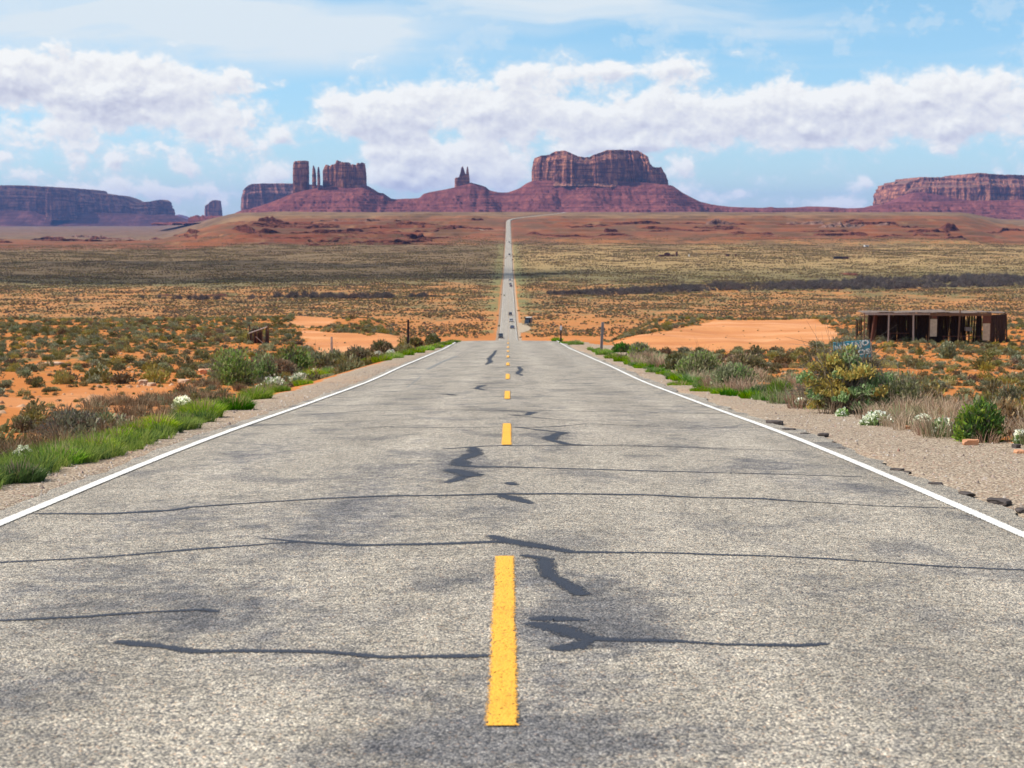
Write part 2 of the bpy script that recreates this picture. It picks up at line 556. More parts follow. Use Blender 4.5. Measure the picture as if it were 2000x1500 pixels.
# ---------------------------------------------------------------- ground material
def ground_material():
    m, g, bs, out = material('desert_ground')
    P = g.n('ShaderNodeNewGeometry').outputs['Position']
    soil = g.n('ShaderNodeAttribute', attribute_name='soil').outputs['Color']
    cov = g.n('ShaderNodeAttribute', attribute_name='cover')
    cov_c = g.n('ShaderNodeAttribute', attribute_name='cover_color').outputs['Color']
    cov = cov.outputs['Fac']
    grav = g.n('ShaderNodeAttribute', attribute_name='gravel').outputs['Fac']
    P2 = g.v('MULTIPLY', P, (1, 1, 0))
    n_f = g.noise(P2, .9, 4, .6)
    n_m = g.noise(P2, .16, 4, .55)
    n_l = g.noise(g.v('MULTIPLY', P2, (.035, .022, 0)), 1.0, 5, .55)
    n_d = g.noise(P2, 14.0, 4, .65)
    # soil with pale crusts, darker damp and stony patches
    s1 = g.mix(g.ss(n_m, .35, .7, 0, .55), soil, g.v('MULTIPLY', soil, (1.14, 1.22, 1.28)))
    s1 = g.mix(g.ss(n_d, .4, .75, 0, .35), s1, g.v('MULTIPLY', soil, (.66, .6, .58)))
    s1 = g.mix(g.ss(n_f, .48, .72, 0, .5), s1, g.v('MULTIPLY', soil, (.78, .72, .72)))
    # plants too small and far to count, as broken cover
    q = g.m('MULTIPLY_ADD', g.m('SUBTRACT', n_f, .5), .85, cov)
    q = g.m('MULTIPLY_ADD', g.m('SUBTRACT', n_m, .5), .9, q)
    q = g.m('MULTIPLY_ADD', g.m('SUBTRACT', n_l, .5), .9, q)
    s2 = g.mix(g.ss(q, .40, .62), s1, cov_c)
    # gravel verge
    gv = g.vor(P2, 46, 'F1', 'Color')
    gvd = g.vor(P2, 46, 'F1', 'Distance')
    gr_, gg_, gb_ = g.sep(gv)
    gc = g.ramp(gr_, [(0, (.13, .10, .07)), (.3, (.27, .205, .145)), (.65, (.42, .335, .245)), (.9, (.58, .49, .38)), (1, (.36, .20, .13))])
    gc = g.mix(g.ss(gvd, .45, .75, 0, .55), gc, (.16, .12, .10))
    gc = g.mix(g.ss(n_m, .4, .7, 0, .45), gc, (.42, .27, .17))
    n_x = g.noise(g.v('MULTIPLY', P2, (.012, .0065, 0)), 1.0, 6, .65)
    fary = g.ss(g.sep(P)[1], 1500, 2600)
    s2 = g.mix(g.m('MULTIPLY', g.ss(n_x, .42, .60), g.m('MULTIPLY', fary, .8)), s2, (.105, .060, .030))
    s2 = g.mix(g.m('MULTIPLY', g.ss(g.noise(g.v('MULTIPLY', P2, (.02, .011, 3)), 1.0, 5, .65), .54, .66), g.m('MULTIPLY', fary, .55)), s2, (.27, .14, .065))
    gmask = g.ss(g.m('MULTIPLY_ADD', g.m('SUBTRACT', n_d, .5), .5, grav), .4, .6)
    s3 = g.mix(gmask, s2, gc)
    g._in(bs.inputs['Base Color'], s3)
    bs.inputs['Roughness'].default_value = .92
    bs.inputs['Specular IOR Level'].default_value = .12
    bp = g.n('ShaderNodeBump')
    bp.inputs['Strength'].default_value = .8
    bp.inputs['Distance'].default_value = .03
    g._in(bp.inputs['Height'], g.m('ADD', g.noise(P2, 7, 5, .65), g.m('MULTIPLY', g.m('SUBTRACT', 1.0, gvd), g.m('MULTIPLY', grav, .5))))
    g._in(bs.inputs['Normal'], bp.outputs[0])
    return m

def in_poly(px, py, poly):
    inside = np.zeros(np.shape(px), bool)
    n = len(poly)
    for i in range(n):
        x1, y1 = poly[i]; x2, y2 = poly[(i + 1) % n]
        c = ((y1 > py) != (y2 > py)) & (px < (x2 - x1) * (py - y1) / (y2 - y1 + 1e-9) + x1)
        inside ^= c
    return inside

CLEAR = [  # bare sandy clearings, outlined where they lie on the land
    [(1178, 690), (1205, 668), (1260, 655), (1330, 641), (1400, 629), (1520, 627), (1600, 629), (1640, 648), (1625, 662), (1560, 678), (1450, 683), (1380, 684), (1290, 690)],
    [(585, 655), (560, 642), (610, 640), (680, 655), (730, 657), (790, 648), (850, 655), (845, 668), (790, 672), (700, 690), (620, 686)],
    [(120, 775), (230, 755), (340, 752), (345, 800), (260, 815), (130, 805), (40, 815), (-40, 800), (-40, 785)],
    [(560, 628), (600, 622), (660, 626), (600, 640)], [(1000, 705), (1180, 697), (1100, 680)]]
CLEAR_W = []
for poly in CLEAR:
    CLEAR_W.append([(lambda h: (h.x, h.y))(hit(a, b, 12, 320, False)) for a, b in poly])

def bare(x, y):
    b = np.zeros(np.shape(x), bool)
    for w in CLEAR_W[:4]:
        b |= in_poly(x, y, w)
    return b

def srgb(r, g_, b):
    f = lambda c: ((c / 255 + .055) / 1.055) ** 2.4 if c > 10 else c / 255 / 12.92
    return np.array([f(r), f(g_), f(b)])

def build_ground():
    t = [9.0]
    while t[-1] < 60000:
        r = 1.0055 if t[-1] < 2100 else (1.0022 if t[-1] < 4300 else (1.006 if t[-1] < 6000 else 1.02))
        t.append(t[-1] * r)
    t = np.array(t)
    near = np.linspace(0, 9, 64)
    sfr = np.linspace(0, 1, 251)[1:]
    wid = np.maximum(.5 * t, 34)[:, None]
    half = np.concatenate([np.broadcast_to(near, (len(t), 64)), 9 + (wid - 9) * (sfr * .45 + .55 * sfr ** 1.6)[None, :]], 1)
    X = np.concatenate([-half[:, :0:-1], half], 1)
    Y = np.broadcast_to(t[:, None] - 40, X.shape)
    Z = land(X, Y)
    ax = np.abs(X - road_cx(Y))
    Z = Z - (.07 + np.maximum(Y, 0) * .00035) * (1 - smooth(3.45, 3.8 + np.maximum(Y, 0) * .002, ax))
    uu_ = X / np.maximum(Y, 1)
    # soil colours by district
    c_or = np.array([.44, .152, .035]); c_pale = np.array([.50, .215, .08]); c_red = np.array([.19, .058, .024])
    c_tan = np.array([.37, .20, .08]); c_mag = np.array([.19, .070, .045]); c_brn = np.array([.25, .150, .070])
    def mixc(a, b, w):
        return a * (1 - w[..., None]) + b * w[..., None]
    S = np.broadcast_to(c_or, X.shape + (3,)).copy()
    S = mixc(S, c_tan, smooth(500, 1000, Y) * .5)
    S = mixc(S, c_tan, smooth(1150, 1700, Y) * .6)
    S = mixc(S, c_red, smooth(2150, 2600, Y + 250 * fbm(X / 300, Y / 300, 3, 71)) * .92)
    hump = smooth(2250, 2500, Y) * (1 - smooth(3500, 3800, Y)) * smooth(-.175, -.14, uu_) * smooth(-.03, -.06, uu_)
    S = mixc(S, np.array([.16, .043, .020]), hump * .8)
    S = mixc(S, c_brn, smooth(3300, 3900, Y + 200 * fbm(X / 300, Y / 300, 3, 73)) * .9)
    S = mixc(S, c_mag, smooth(4200, 6000, Y) * .8)
    S = mixc(S, c_pale, smooth(-.1, .5, fbm(X / 25, Y / 40, 3, 75)) * .35 * (1 - smooth(700, 1500, Y)))
    cl = np.zeros(X.shape)
    for k, w in enumerate(CLEAR_W[:4]):
        cl = np.maximum(cl, in_poly(X + 1.2 * fbm(X / 4, Y / 6, 2, 81), Y + 3 * fbm(X / 7, Y / 9, 2, 82), w).astype(float) * (.9 if k != 2 else .35))
    S = mixc(S, np.array([.53, .225, .085]), cl)
    S = mixc(S, np.array([.62, .30, .145]), cl * smooth(-.1, .5, fbm(X / 12, Y / 9, 4, 86)) * .8)
    S = mixc(S, np.array([.44, .165, .06]), cl * smooth(.05, .45, fbm(X / 22, Y / 5, 4, 87)) * .7)
    # ledge risers: dark red bands by height, as the strata run
    C = np.zeros(X.shape)
    fb = fbm(X / 420, Y / 260, 4, 91)
    fb2 = fbm(X / 90, Y / 120, 3, 92)
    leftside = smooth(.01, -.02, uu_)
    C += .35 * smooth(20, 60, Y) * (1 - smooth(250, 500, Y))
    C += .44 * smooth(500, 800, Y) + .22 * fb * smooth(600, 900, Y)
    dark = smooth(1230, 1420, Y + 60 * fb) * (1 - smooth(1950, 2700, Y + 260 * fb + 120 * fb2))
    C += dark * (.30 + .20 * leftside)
    C += smooth(1420, 1500, Y + 40 * fb2) * (1 - smooth(1650, 1800, Y)) * .18
    C -= .34 * smooth(2250, 2500, Y + 100 * fb) * (1 - smooth(3400, 3900, Y))
    C += .12 * smooth(3700, 4100, Y)
    C += .40 * np.exp(-((Y - 1060 - 30 * fb) / 60) ** 2) * 0
    C += .25 * np.exp(-((Y - 740 - 20 * fb) / 40) ** 2) * smooth(-.12, -.22, uu_)
    C += .10 * np.exp(-((ax - 9) / 4) ** 2) * smooth(500, 700, Y) + .2 * np.exp(-((ax - 14) / 8) ** 2) * smooth(1100, 1500, Y) * (1 - smooth(2300, 2800, Y))
    C *= (1 - cl)
    C *= smooth(4.4, 6.5, ax)
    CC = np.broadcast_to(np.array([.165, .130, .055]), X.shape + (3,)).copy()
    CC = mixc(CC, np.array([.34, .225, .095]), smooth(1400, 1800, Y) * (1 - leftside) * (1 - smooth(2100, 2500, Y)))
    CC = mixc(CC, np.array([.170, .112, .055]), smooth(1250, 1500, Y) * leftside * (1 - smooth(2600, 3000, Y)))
    CC = mixc(CC, np.array([.17, .105, .065]), smooth(2300, 2700, Y))
    CC = mixc(CC, np.array([.19, .19, .07]), np.exp(-((ax - 9) / 5) ** 2) * smooth(400, 700, Y) * .5)
    CC = mixc(CC, np.array([.17, .105, .06]), smooth(3300, 4000, Y) * .8)
    GR = (ax < 20).astype(float) * 0
    edge = np.where(X < 0, 4.95, 5.7 - .6 * smooth(20, 60, Y)) + .35 * fbm(Y / 3, X * 0, 3, 95) + .2 * fbm(Y / .8, X * 0, 2, 96)
    pull = np.exp(-((Y - 88) / 10) ** 2) * 5.5 * (X > 0)
    GR = 1 - smooth(-.25, .25, ax - edge - pull)
    GR *= (1 - smooth(2500, 3500, Y) * .0)
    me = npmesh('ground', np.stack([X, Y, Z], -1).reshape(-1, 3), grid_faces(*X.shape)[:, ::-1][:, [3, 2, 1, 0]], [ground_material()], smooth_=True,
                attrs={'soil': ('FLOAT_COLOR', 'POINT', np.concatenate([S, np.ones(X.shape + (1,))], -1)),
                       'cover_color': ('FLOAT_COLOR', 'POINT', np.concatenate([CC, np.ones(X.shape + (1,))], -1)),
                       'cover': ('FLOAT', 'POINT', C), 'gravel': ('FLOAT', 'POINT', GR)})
    o = meshobj('ground', me)
    tag(o, 'orange desert ground dotted with low scrub on both sides of the road', kind='structure')
build_ground()

# ---------------------------------------------------------------- road
def road_z(x, y):
    return road_f(y) - np.abs(x) * .012 + .03 * 0

def road_rows(y0, y1):
    t = [y0 + 40]
    while t[-1] < y1 + 40:
        t.append(t[-1] * 1.0055)
    return np.array(t) - 40

def hit_road0(px, py):
    d = np.exp(np.linspace(math.log(3), math.log(400), 3000))
    r = ray_dir(px, py)
    k = int(np.argmax((CAM_Z + r.z * d) <= road_f(d)))
    return (r.x * d[k], d[k])
# old bleeding and oil marks in the surface: centre of each in the photograph, half sizes in metres
STAINS = []
for px_, py_, rx_, ry_, am_ in ((1180, 1190, .35, .9, .75), (1095, 1215, .16, .35, .8), (1000, 1440, .25, .25, .8), (1100, 1330, .3, .5, .5), (820, 1360, .2, .4, .5), (420, 1190, .5, .8, .65), (150, 1130, .6, 1.2, .5), (60, 1340, .3, .5, .6),
                                (640, 1030, .55, 1.6, .55), (330, 1000, .5, 1.2, .55), (905, 905, .30, 1.6, .8), (1000, 1130, .5, .35, .5), (1120, 1235, .30, .30, .7), (960, 1470, .6, .3, .6), (720, 940, .5, 2.2, .45), (1500, 905, .5, 1.5, .45), (1350, 828, .8, 2.2, .45), (1680, 950, .5, 1., .4), (950, 1000, .3, 1.0, .45), (880, 1440, .2, .25, .6),
                                (1250, 1420, .35, .4, .35), (1600, 1150, .5, .8, .35), (600, 1300, .4, .5, .35), (500, 880, .6, 2.5, .45), (1080, 850, .3, 1.6, .5), (1015, 870, .12, 1.0, .4)):
    x_, y_ = hit_road0(px_, py_)
    STAINS.append((x_, y_, rx_, ry_, am_))

def asphalt_material():
    m, g, bs, out = material('old_asphalt')
    P = g.n('ShaderNodeNewGeometry').outputs['Position']
    P2 = g.v('MULTIPLY', P, (1, 1, 0))
    x, y, z = g.sep(P2)
    # exposed aggregate, two stone sizes in dark binder
    vc = g.vor(P2, 98, 'F1', 'Color'); vd = g.vor(P2, 98, 'F1', 'Distance')
    vc2 = g.vor(P2, 210, 'F1', 'Color')
    a, b, c = g.sep(vc)
    a2, b2, c2 = g.sep(vc2)
    st = g.ramp(a, [(0, (.13, .13, .145)), (.2, (.24, .235, .225)), (.42, (.40, .375, .33)), (.7, (.56, .52, .45)), (.9, (.78, .73, .64)), (.97, (.52, .34, .23)), (1, (.38, .34, .25))])
    st2 = g.ramp(a2, [(0, (.16, .16, .17)), (.5, (.38, .36, .33)), (1, (.64, .60, .53))])
    col = g.mix(g.ss(b, .55, .75), st, st2)
    gap = g.ss(vd, .42, .78, 0, .85)
    col = g.mix(gap, col, (.055, .058, .07))
    lump = g.noise(P2, 16, 3, .7); lump2 = g.noise(g.v('MULTIPLY', P2, (6, 4, 0)), 1.0, 3, .7)
    gl = g.m('MULTIPLY_ADD', g.m('SUBTRACT', lump, .5), 1.8, 1.0)
    gl = g.m('MULTIPLY_ADD', g.m('SUBTRACT', lump2, .5), .8, gl)
    col = g.v('MULTIPLY', col, g.xyz(gl, gl, gl))
    # broad wear: pale wheel paths, darker bleed patches
    big = g.noise(g.v('MULTIPLY', P2, (.7, .22, 0)), 1.0, 4, .55)
    mid = g.noise(g.v('MULTIPLY', P2, (2.2, 1.3, 0)), 1.0, 5, .6)
    ax = g.m('ABSOLUTE', x)
    wheel = g.m('ADD', g.ss(g.m('ABSOLUTE', g.m('SUBTRACT', ax, 1.0)), 0, .55, 1, 0), g.ss(g.m('ABSOLUTE', g.m('SUBTRACT', ax, 2.65)), 0, .5, 1, 0))
    tone = g.m('MULTIPLY_ADD', g.m('SUBTRACT', big, .5), .75, .97)
    tone = g.m('MULTIPLY_ADD', g.m('SUBTRACT', mid, .5), .55, tone)
    tone = g.m('MULTIPLY_ADD', wheel, .14, tone)
    col = g.v('MULTIPLY', col, g.xyz(g.m('MULTIPLY', tone, 1.03), g.m('MULTIPLY', tone, .96), g.m('MULTIPLY', tone, .86)))
    dk = g.ss(g.m('ADD', mid, g.m('MULTIPLY', big, .6)), .90, 1.05, 0, .5)
    stain = g.noise(g.v('MULTIPLY', P2, (1.3, .8, 0)), 1.0, 6, .62, dist=.5)
    col = g.mix(g.ss(stain, .49, .66, 0, .72), col, g.v('MULTIPLY', col, (.46, .49, .58)))
    sacc = 0.0
    for sx_, sy_, rx_, ry_, am_ in STAINS:
        q = g.v('MULTIPLY_ADD', P2, (1 / rx_, 1 / ry_, 0), (-sx_ / rx_, -sy_ / ry_, 0))
        sacc = g.m('MULTIPLY_ADD', g.m('POWER', .4, g.v('DOT_PRODUCT', q, q, out=1)), am_, sacc)
    sm = g.noise(P2, 5, 4, .65)
    sk = g.m('MULTIPLY_ADD', g.m('SUBTRACT', sm, .5), 1.6, sacc)
    col = g.mix(g.ss(sk, .12, .80, 0, .80), col, g.v('MULTIPLY', col, (.34, .38, .50)))
    g._in(bs.inputs['Base Color'], col)
    bs.inputs['Roughness'].default_value = .82
    bs.inputs['Specular IOR Level'].default_value = .3
    bp = g.n('ShaderNodeBump')
    bp.inputs['Strength'].default_value = 1.0
    bp.inputs['Distance'].default_value = .007
    g._in(bp.inputs['Height'], g.m('SUBTRACT', 1.0, vd))
    g._in(bs.inputs['Normal'], bp.outputs[0])
    return m

def strip(name, mat, xl, xr, ys, dz, parent, nx=2, jag=0.0):
    ys = np.asarray(ys)
    cx = road_cx(ys)
    xl = xl + jag * (fbm(ys * 6, ys * 0, 3, 101)) + 0 * ys
    xr = xr + jag * (fbm(ys * 6, ys * 0 + 9, 3, 102)) + 0 * ys
    f = np.linspace(0, 1, nx)
    X = cx[:, None] + xl[:, None] * (1 - f) + xr[:, None] * f
    Y = np.broadcast_to(ys[:, None], X.shape)
    Z = road_z(X - cx[:, None], Y) + dz
    W = np.broadcast_to(f, X.shape)
    me = npmesh(name, np.stack([X, Y, Z], -1).reshape(-1, 3), grid_faces(len(ys), nx), [mat], smooth_=True,
                attrs={'across': ('FLOAT', 'POINT', W)})
    return meshobj(name, me, parent)

asphalt = asphalt_material()
ys = road_rows(-30, 4450)
wl = -(3.74 + .07 * fbm(ys * 1.1, ys * 0, 3, 111) + np.where(ys < 140, .05 * fbm(ys * 5, ys * 0, 2, 112), 0))
wr = 3.68 + .12 * fbm(ys * .9, ys * 0 + 4, 3, 113) + np.where(ys < 140, .10 * fbm(ys * 4, ys * 0, 3, 114), 0)
# finer rows where the broken edge can be seen
road = strip('road', asphalt, wl, wr, ys, 0.0, None, nx=25)
tag(road, 'long straight worn asphalt highway running down into the valley', kind='structure')

def paint_material(name, col, worn, edge, scale=90, ek=.9, vk=.75, amax=1.0):
    m, g, bs, out = material(name)
    P = g.n('ShaderNodeNewGeometry').outputs['Position']
    P2 = g.v('MULTIPLY', P, (1, 1, 0))
    acr = g.n('ShaderNodeAttribute', attribute_name='across').outputs['Fac']
    vd = g.vor(P2, 98, 'F1', 'Distance')
    n = g.noise(P2, 5, 5, .6); n2 = g.noise(P2, scale, 3, .7)
    cc = g.mix(g.ss(n, .4, .7, 0, .3), col, tuple(c * .8 for c in col))
    cc = g.mix(g.ss(n2, .52, .72, 0, .4), cc, tuple(c * .6 for c in col))
    cc = g.mix(g.ss(g.noise(g.v('MULTIPLY', P2, (4, 1.6, 0)), 1.0, 5, .65), .48, .72, 0, .45), cc, g.v('MULTIPLY', cc, (.62, .60, .62)))
    g._in(bs.inputs['Base Color'], cc)
    bs.inputs['Roughness'].default_value = .65
    # paint missing in the pits and along a ragged edge
    e = g.ss(g.m('ABSOLUTE', g.m('SUBTRACT', acr, .5)), .5 - edge, .5)
    h = g.m('MULTIPLY_ADD', e, ek, g.m('ADD', g.m('MULTIPLY', g.m('SUBTRACT', n2, .5), 1.1), g.m('MULTIPLY', g.m('SUBTRACT', vd, .35), vk)))
    a = g.ss(h, worn, worn + .12, amax, 0)
    tr = g.n('ShaderNodeBsdfTransparent'); mx = g.n('ShaderNodeMixShader')
    g._in(mx.inputs[0], a)
    g.nt.links.new(tr.outputs[0], mx.inputs[1]); g.nt.links.new(bs.outputs[0], mx.inputs[2])
    g.nt.links.new(mx.outputs[0], out.inputs[0])
    bp = g.n('ShaderNodeBump'); bp.inputs['Strength'].default_value = .7; bp.inputs['Distance'].default_value = .004
    g._in(bp.inputs['Height'], g.m('SUBTRACT', 1.0, vd))
    g._in(bs.inputs['Normal'], bp.outputs[0])
    return m

white_paint = paint_material('white_road_paint', (.78, .76, .72), .30, .26)
yellow_paint = paint_material('yellow_road_paint', (.84, .41, .04), .30, .28)
tar = paint_material('crack_sealant', (.032, .038, .056), .42, .5, 30, ek=.80, vk=-1.6, amax=.92)

def multi_strip(name, mat, segs, parent):
    """segs: list of (ys, xl, xr, dz) strips in one mesh"""
    V, Fc, A = [], [], []
    b = 0
    for ys_, xl, xr, dz in segs:
        ys_ = np.asarray(ys_, float)
        f = np.linspace(0, 1, 3)
        cx = road_cx(ys_)
        X = cx[:, None] + (xl + 0 * ys_)[:, None] * (1 - f) + (xr + 0 * ys_)[:, None] * f
        Y = np.broadcast_to(ys_[:, None], X.shape)
        Z = road_z(X - cx[:, None], Y) + dz
        V.append(np.stack([X, Y, Z], -1).reshape(-1, 3)); Fc.append(grid_faces(len(ys_), 3) + b)
        A.append(np.broadcast_to(f, X.shape).ravel()); b += X.size
    me = npmesh(name, np.concatenate(V), np.concatenate(Fc), [mat], smooth_=True, attrs={'across': ('FLOAT', 'POINT', np.concatenate(A))})
    return meshobj(name, me, parent)

lift = .004
yl = road_rows(-10, 3400)
dzl = lift + np.maximum(yl, 0) * .0003
o = multi_strip('edge_line', white_paint, [(yl, -3.50 - .072 + .012 * fbm(yl, yl * 0, 2, 5), -3.50 + .072, dzl[:, None])], road); o['label'] = 'white edge line on the left of the road'
o = multi_strip('edge_line', white_paint, [(yl, 3.36 - .072, 3.36 + .072 + .012 * fbm(yl, yl * 0, 2, 6), dzl[:, None])], road); o['label'] = 'white edge line on the right of the road'
segs = []
k = 0
while True:
    y0 = 5.52 + 12.19 * k
    if y0 > 1900: break
    y1 = y0 + (4.0 if k < 4 else 3.6)
    yy = np.linspace(y0, y1, 14)
    dz_ = lift + y0 * .0003
    w = .082
    cxo = -.022
    segs.append((yy, cxo - w + .006 * fbm(yy * 3, yy * 0, 2, k), cxo + w + .006 * fbm(yy * 3, yy * 0 + 7, 2, k), dz_))
    k += 1
o = multi_strip('centre_line', yellow_paint, segs, road)
o['label'] = 'broken yellow centre line'

# sealed cracks: (photograph polyline, half width in metres along the road)
def crack(pts, wid, seed, n=70):
    W = [hit_road(px, py) for px, py in pts]
    xs = np.array([p[0] for p in W]); ys_ = np.array([p[1] for p in W]); ws = np.array(wid if hasattr(wid, '__len__') else [wid] * len(W), float)
    ws = np.interp(np.linspace(0, 1, len(W)), np.linspace(0, 1, len(ws)), ws)
    L = np.concatenate([[0], np.cumsum(np.hypot(np.diff(xs), np.diff(ys_)))])
    s = np.linspace(0, L[-1], n)
    x = np.interp(s, L, xs); y = np.interp(s, L, ys_); w = np.interp(s, L, ws)
    amp = .035
    y = y + amp * fbm(s * 2.5, s * 0 + seed, 4, 7)
    x = x + amp * fbm(s * 2.5, s * 0 + seed, 4, 8)
    tx, ty = np.gradient(x), np.gradient(y)
    l = np.hypot(tx, ty) + 1e-6
    nx_, ny_ = -ty / l, tx / l
    w = w * (1 + .55 * fbm(s * 3, s * 0 + seed, 3, 12))
    w = np.maximum(w * 1.6, y * .00082)
    w = np.where(w > .05, .05 + (w - .05) * .75, w)
    w[0] *= .25; w[-1] *= .25
    return np.stack([x - nx_ * w, y - ny_ * w], -1), np.stack([x, y], -1), np.stack([x + nx_ * w, y + ny_ * w], -1)

def hit_road(px, py):
    d = np.exp(np.linspace(math.log(3), math.log(400), 3000))
    r = ray_dir(px, py)
    z = road_f(d)
    k = int(np.argmax((CAM_Z + r.z * d) <= z))
    return (r.x * d[k], d[k])

CR_ = [
    ([(-160, 1092), (0, 1087), (200, 1080), (330, 1071), (520, 1058), (600, 1053)], .020),
    ([(505, 1046), (600, 1055), (700, 1062), (860, 1062), (960, 1060), (1010, 1060), (1070, 1069), (1120, 1077), (1300, 1077), (1500, 1080), (1620, 1085), (1850, 1098), (2060, 1105)], [.01, .025, .03, .03, .035, .045, .06, .035, .026, .02, .02, .018, .016, .01]),
    ([(950, 1046), (985, 1056), (1040, 1066), (1080, 1072)], [.02, .05, .07, .02]),
    ([(-100, 1206), (0, 1202), (160, 1196), (300, 1188), (400, 1185), (425, 1190)], [.016, .018, .016, .016, .024, .03]),
    ([(232, 1243), (300, 1252), (380, 1265), (500, 1268), (640, 1271), (740, 1281), (880, 1281), (960, 1280)], [.02, .028, .024, .024, .026, .026, .024, .018]),
    ([(1030, 1210), (1080, 1208), (1150, 1212)], [.02, .05, .02]), ([(1035, 1215), (1090, 1225), (1150, 1245), (1230, 1250), (1330, 1250), (1420, 1256), (1560, 1256), (1625, 1252)], [.03, .07, .05, .022, .022, .018, .02, .014]),
    ([(1075, 1270), (1120, 1262), (1150, 1248)], [.03, .05, .03]),
    ([(1010, 1084), (1060, 1092), (1075, 1125), (1105, 1140), (1135, 1162)], [.02, .035, .04, .045, .03]),
    ([(55, 992), (200, 995), (330, 990), (372, 984), (520, 975), (640, 970), (760, 967), (900, 966), (980, 965), (1100, 964), (1250, 964), (1380, 968), (1480, 968), (1560, 973), (1700, 980), (1900, 984)], [.02, .03, .04, .02, .02, .026, .026, .028, .034, .032, .028, .022, .03, .02, .014, .01]),
    ([(975, 966), (1000, 972), (1040, 984)], [.03, .06, .02]), ([(992, 942), (1003, 948)], [.03, .03]),
    ([(865, 876), (900, 874), (950, 871), (1050, 870), (1180, 868), (1290, 869), (1420, 871)], [.02, .03, .024, .024, .02, .016, .01]),
    ([(925, 873), (928, 885), (900, 898), (895, 908), (935, 912), (1000, 913), (1100, 914), (1250, 917), (1500, 920), (1700, 924)], [.04, .07, .06, .09, .05, .03, .028, .022, .016, .014]),
    ([(872, 915), (905, 922), (925, 930)], [.05, .08, .06]), ([(870, 942), (905, 932), (935, 925)], [.03, .05, .05]),
    ([(700, 832), (760, 831), (820, 834), (950, 834), (1040, 835), (1090, 832), (1150, 826), (1300, 831), (1500, 829), (1600, 834)], [.01, .02, .026, .022, .03, .024, .02, .014, .016, .01]),
    ([(1005, 834), (1050, 839), (1100, 844), (1075, 852), (1070, 858), (1110, 867), (1160, 868)], [.03, .04, .05, .07, .06, .04, .02]),
    ([(600, 806), (720, 799), (860, 799), (960, 801), (1040, 805), (1030, 811), (990, 810), (1080, 818), (1140, 820)], [.01, .02, .02, .03, .05, .04, .02, .02, .01]),
    ([(960, 801), (1100, 801), (1250, 804), (1400, 803), (1560, 806)], [.02, .02, .022, .016, .01]),
    ([(560, 790), (700, 788), (850, 787)], .014), ([(395, 830), (500, 826), (620, 821), (740, 818), (860, 817)], [.01, .02, .018, .016, .01]),
    ([(720, 764), (860, 759), (990, 757), (1100, 760), (1200, 764)], [.01, .02, .024, .022, .01]),
    ([(855, 768), (890, 771), (870, 769), (930, 768)], [.02, .05, .03, .01]), ([(640, 773), (800, 772), (985, 774), (1150, 775)], .016),
    ([(915, 753), (945, 752), (930, 758), (950, 762), (1000, 764)], [.03, .07, .05, .03, .02]),
    ([(948, 744), (905, 745), (1100, 747), (1280, 749)], [.01, .02, .02, .01]), ([(700, 750), (900, 747)], .014),
    ([(969, 684), (963, 693), (955, 700), (958, 706), (950, 712)], [.05, .07, .08, .08, .05]),
    ([(1013, 716), (1018, 722), (1010, 729), (1022, 734)], [.04, .06, .05, .03]),
    ([(560, 745), (700, 742), (850, 740)], .013), ([(1150, 722), (1200, 724), (1290, 727)], .014),
    ([(1180, 865), (1400, 872), (1580, 875)], .010), ([(800, 733), (960, 731), (1120, 733)], .012)]
V, Fc, A = [], [], []
b = 0
for i, (pts, wid) in enumerate(CR_):
    l, c, r = crack(pts, wid, i * 3.7)
    Q = np.stack([l, c, r], 1)
    Z = road_z(Q[..., 0], Q[..., 1]) + .0022 + .0003 * (i % 5)
    V.append(np.concatenate([Q, Z[..., None]], -1).reshape(-1, 3))
    Fc.append(grid_faces(len(l), 3) + b)
    A.append(np.tile([0, .5, 1], len(l))); b += len(l) * 3
me = npmesh('crack_sealant', np.concatenate(V), np.concatenate(Fc), [tar], smooth_=True, attrs={'across': ('FLOAT', 'POINT', np.concatenate(A))})
o = meshobj('crack_sealant', me, road)
o['label'] = 'dark sealed cracks wandering across the asphalt'
skid = paint_material('tyre_rubber_mark', (.20, .195, .185), .40, .5, 40, ek=.8, vk=-.8)
segs = []
for pts, w in (([(835, 720), (860, 707), (880, 699), (893, 694)], .10), ([(795, 754), (822, 733)], .03)):
    W = [hit_road(*p) for p in pts]
    yy = np.linspace(W[0][1], W[-1][1], 30)
    xx = np.interp(yy, [p[1] for p in W], [p[0] for p in W])
    segs.append((yy, xx - w, xx + w, .003))
multi_strip('skid_mark', skid, segs, road)
# side track that leaves the road near the plateau
m_track = plain('pale_track_dirt', (.42, .28, .19), .9, .2, .2)
xs = np.linspace(-75, -3, 90)
yt = 2960 + 20 * vn2(xs / 90, xs * 0, 3)
Vt = []
for dyy in (-5, 5):
    Vt.append(np.stack([xs, yt + dyy, land(xs, yt + dyy) + 1.0], -1))
me = npmesh('dirt_track', np.concatenate(Vt), grid_faces(2, len(xs)), [m_track])
tag(meshobj('dirt_track', me), 'pale dirt track crossing the far slope to meet the highway', kind='structure')
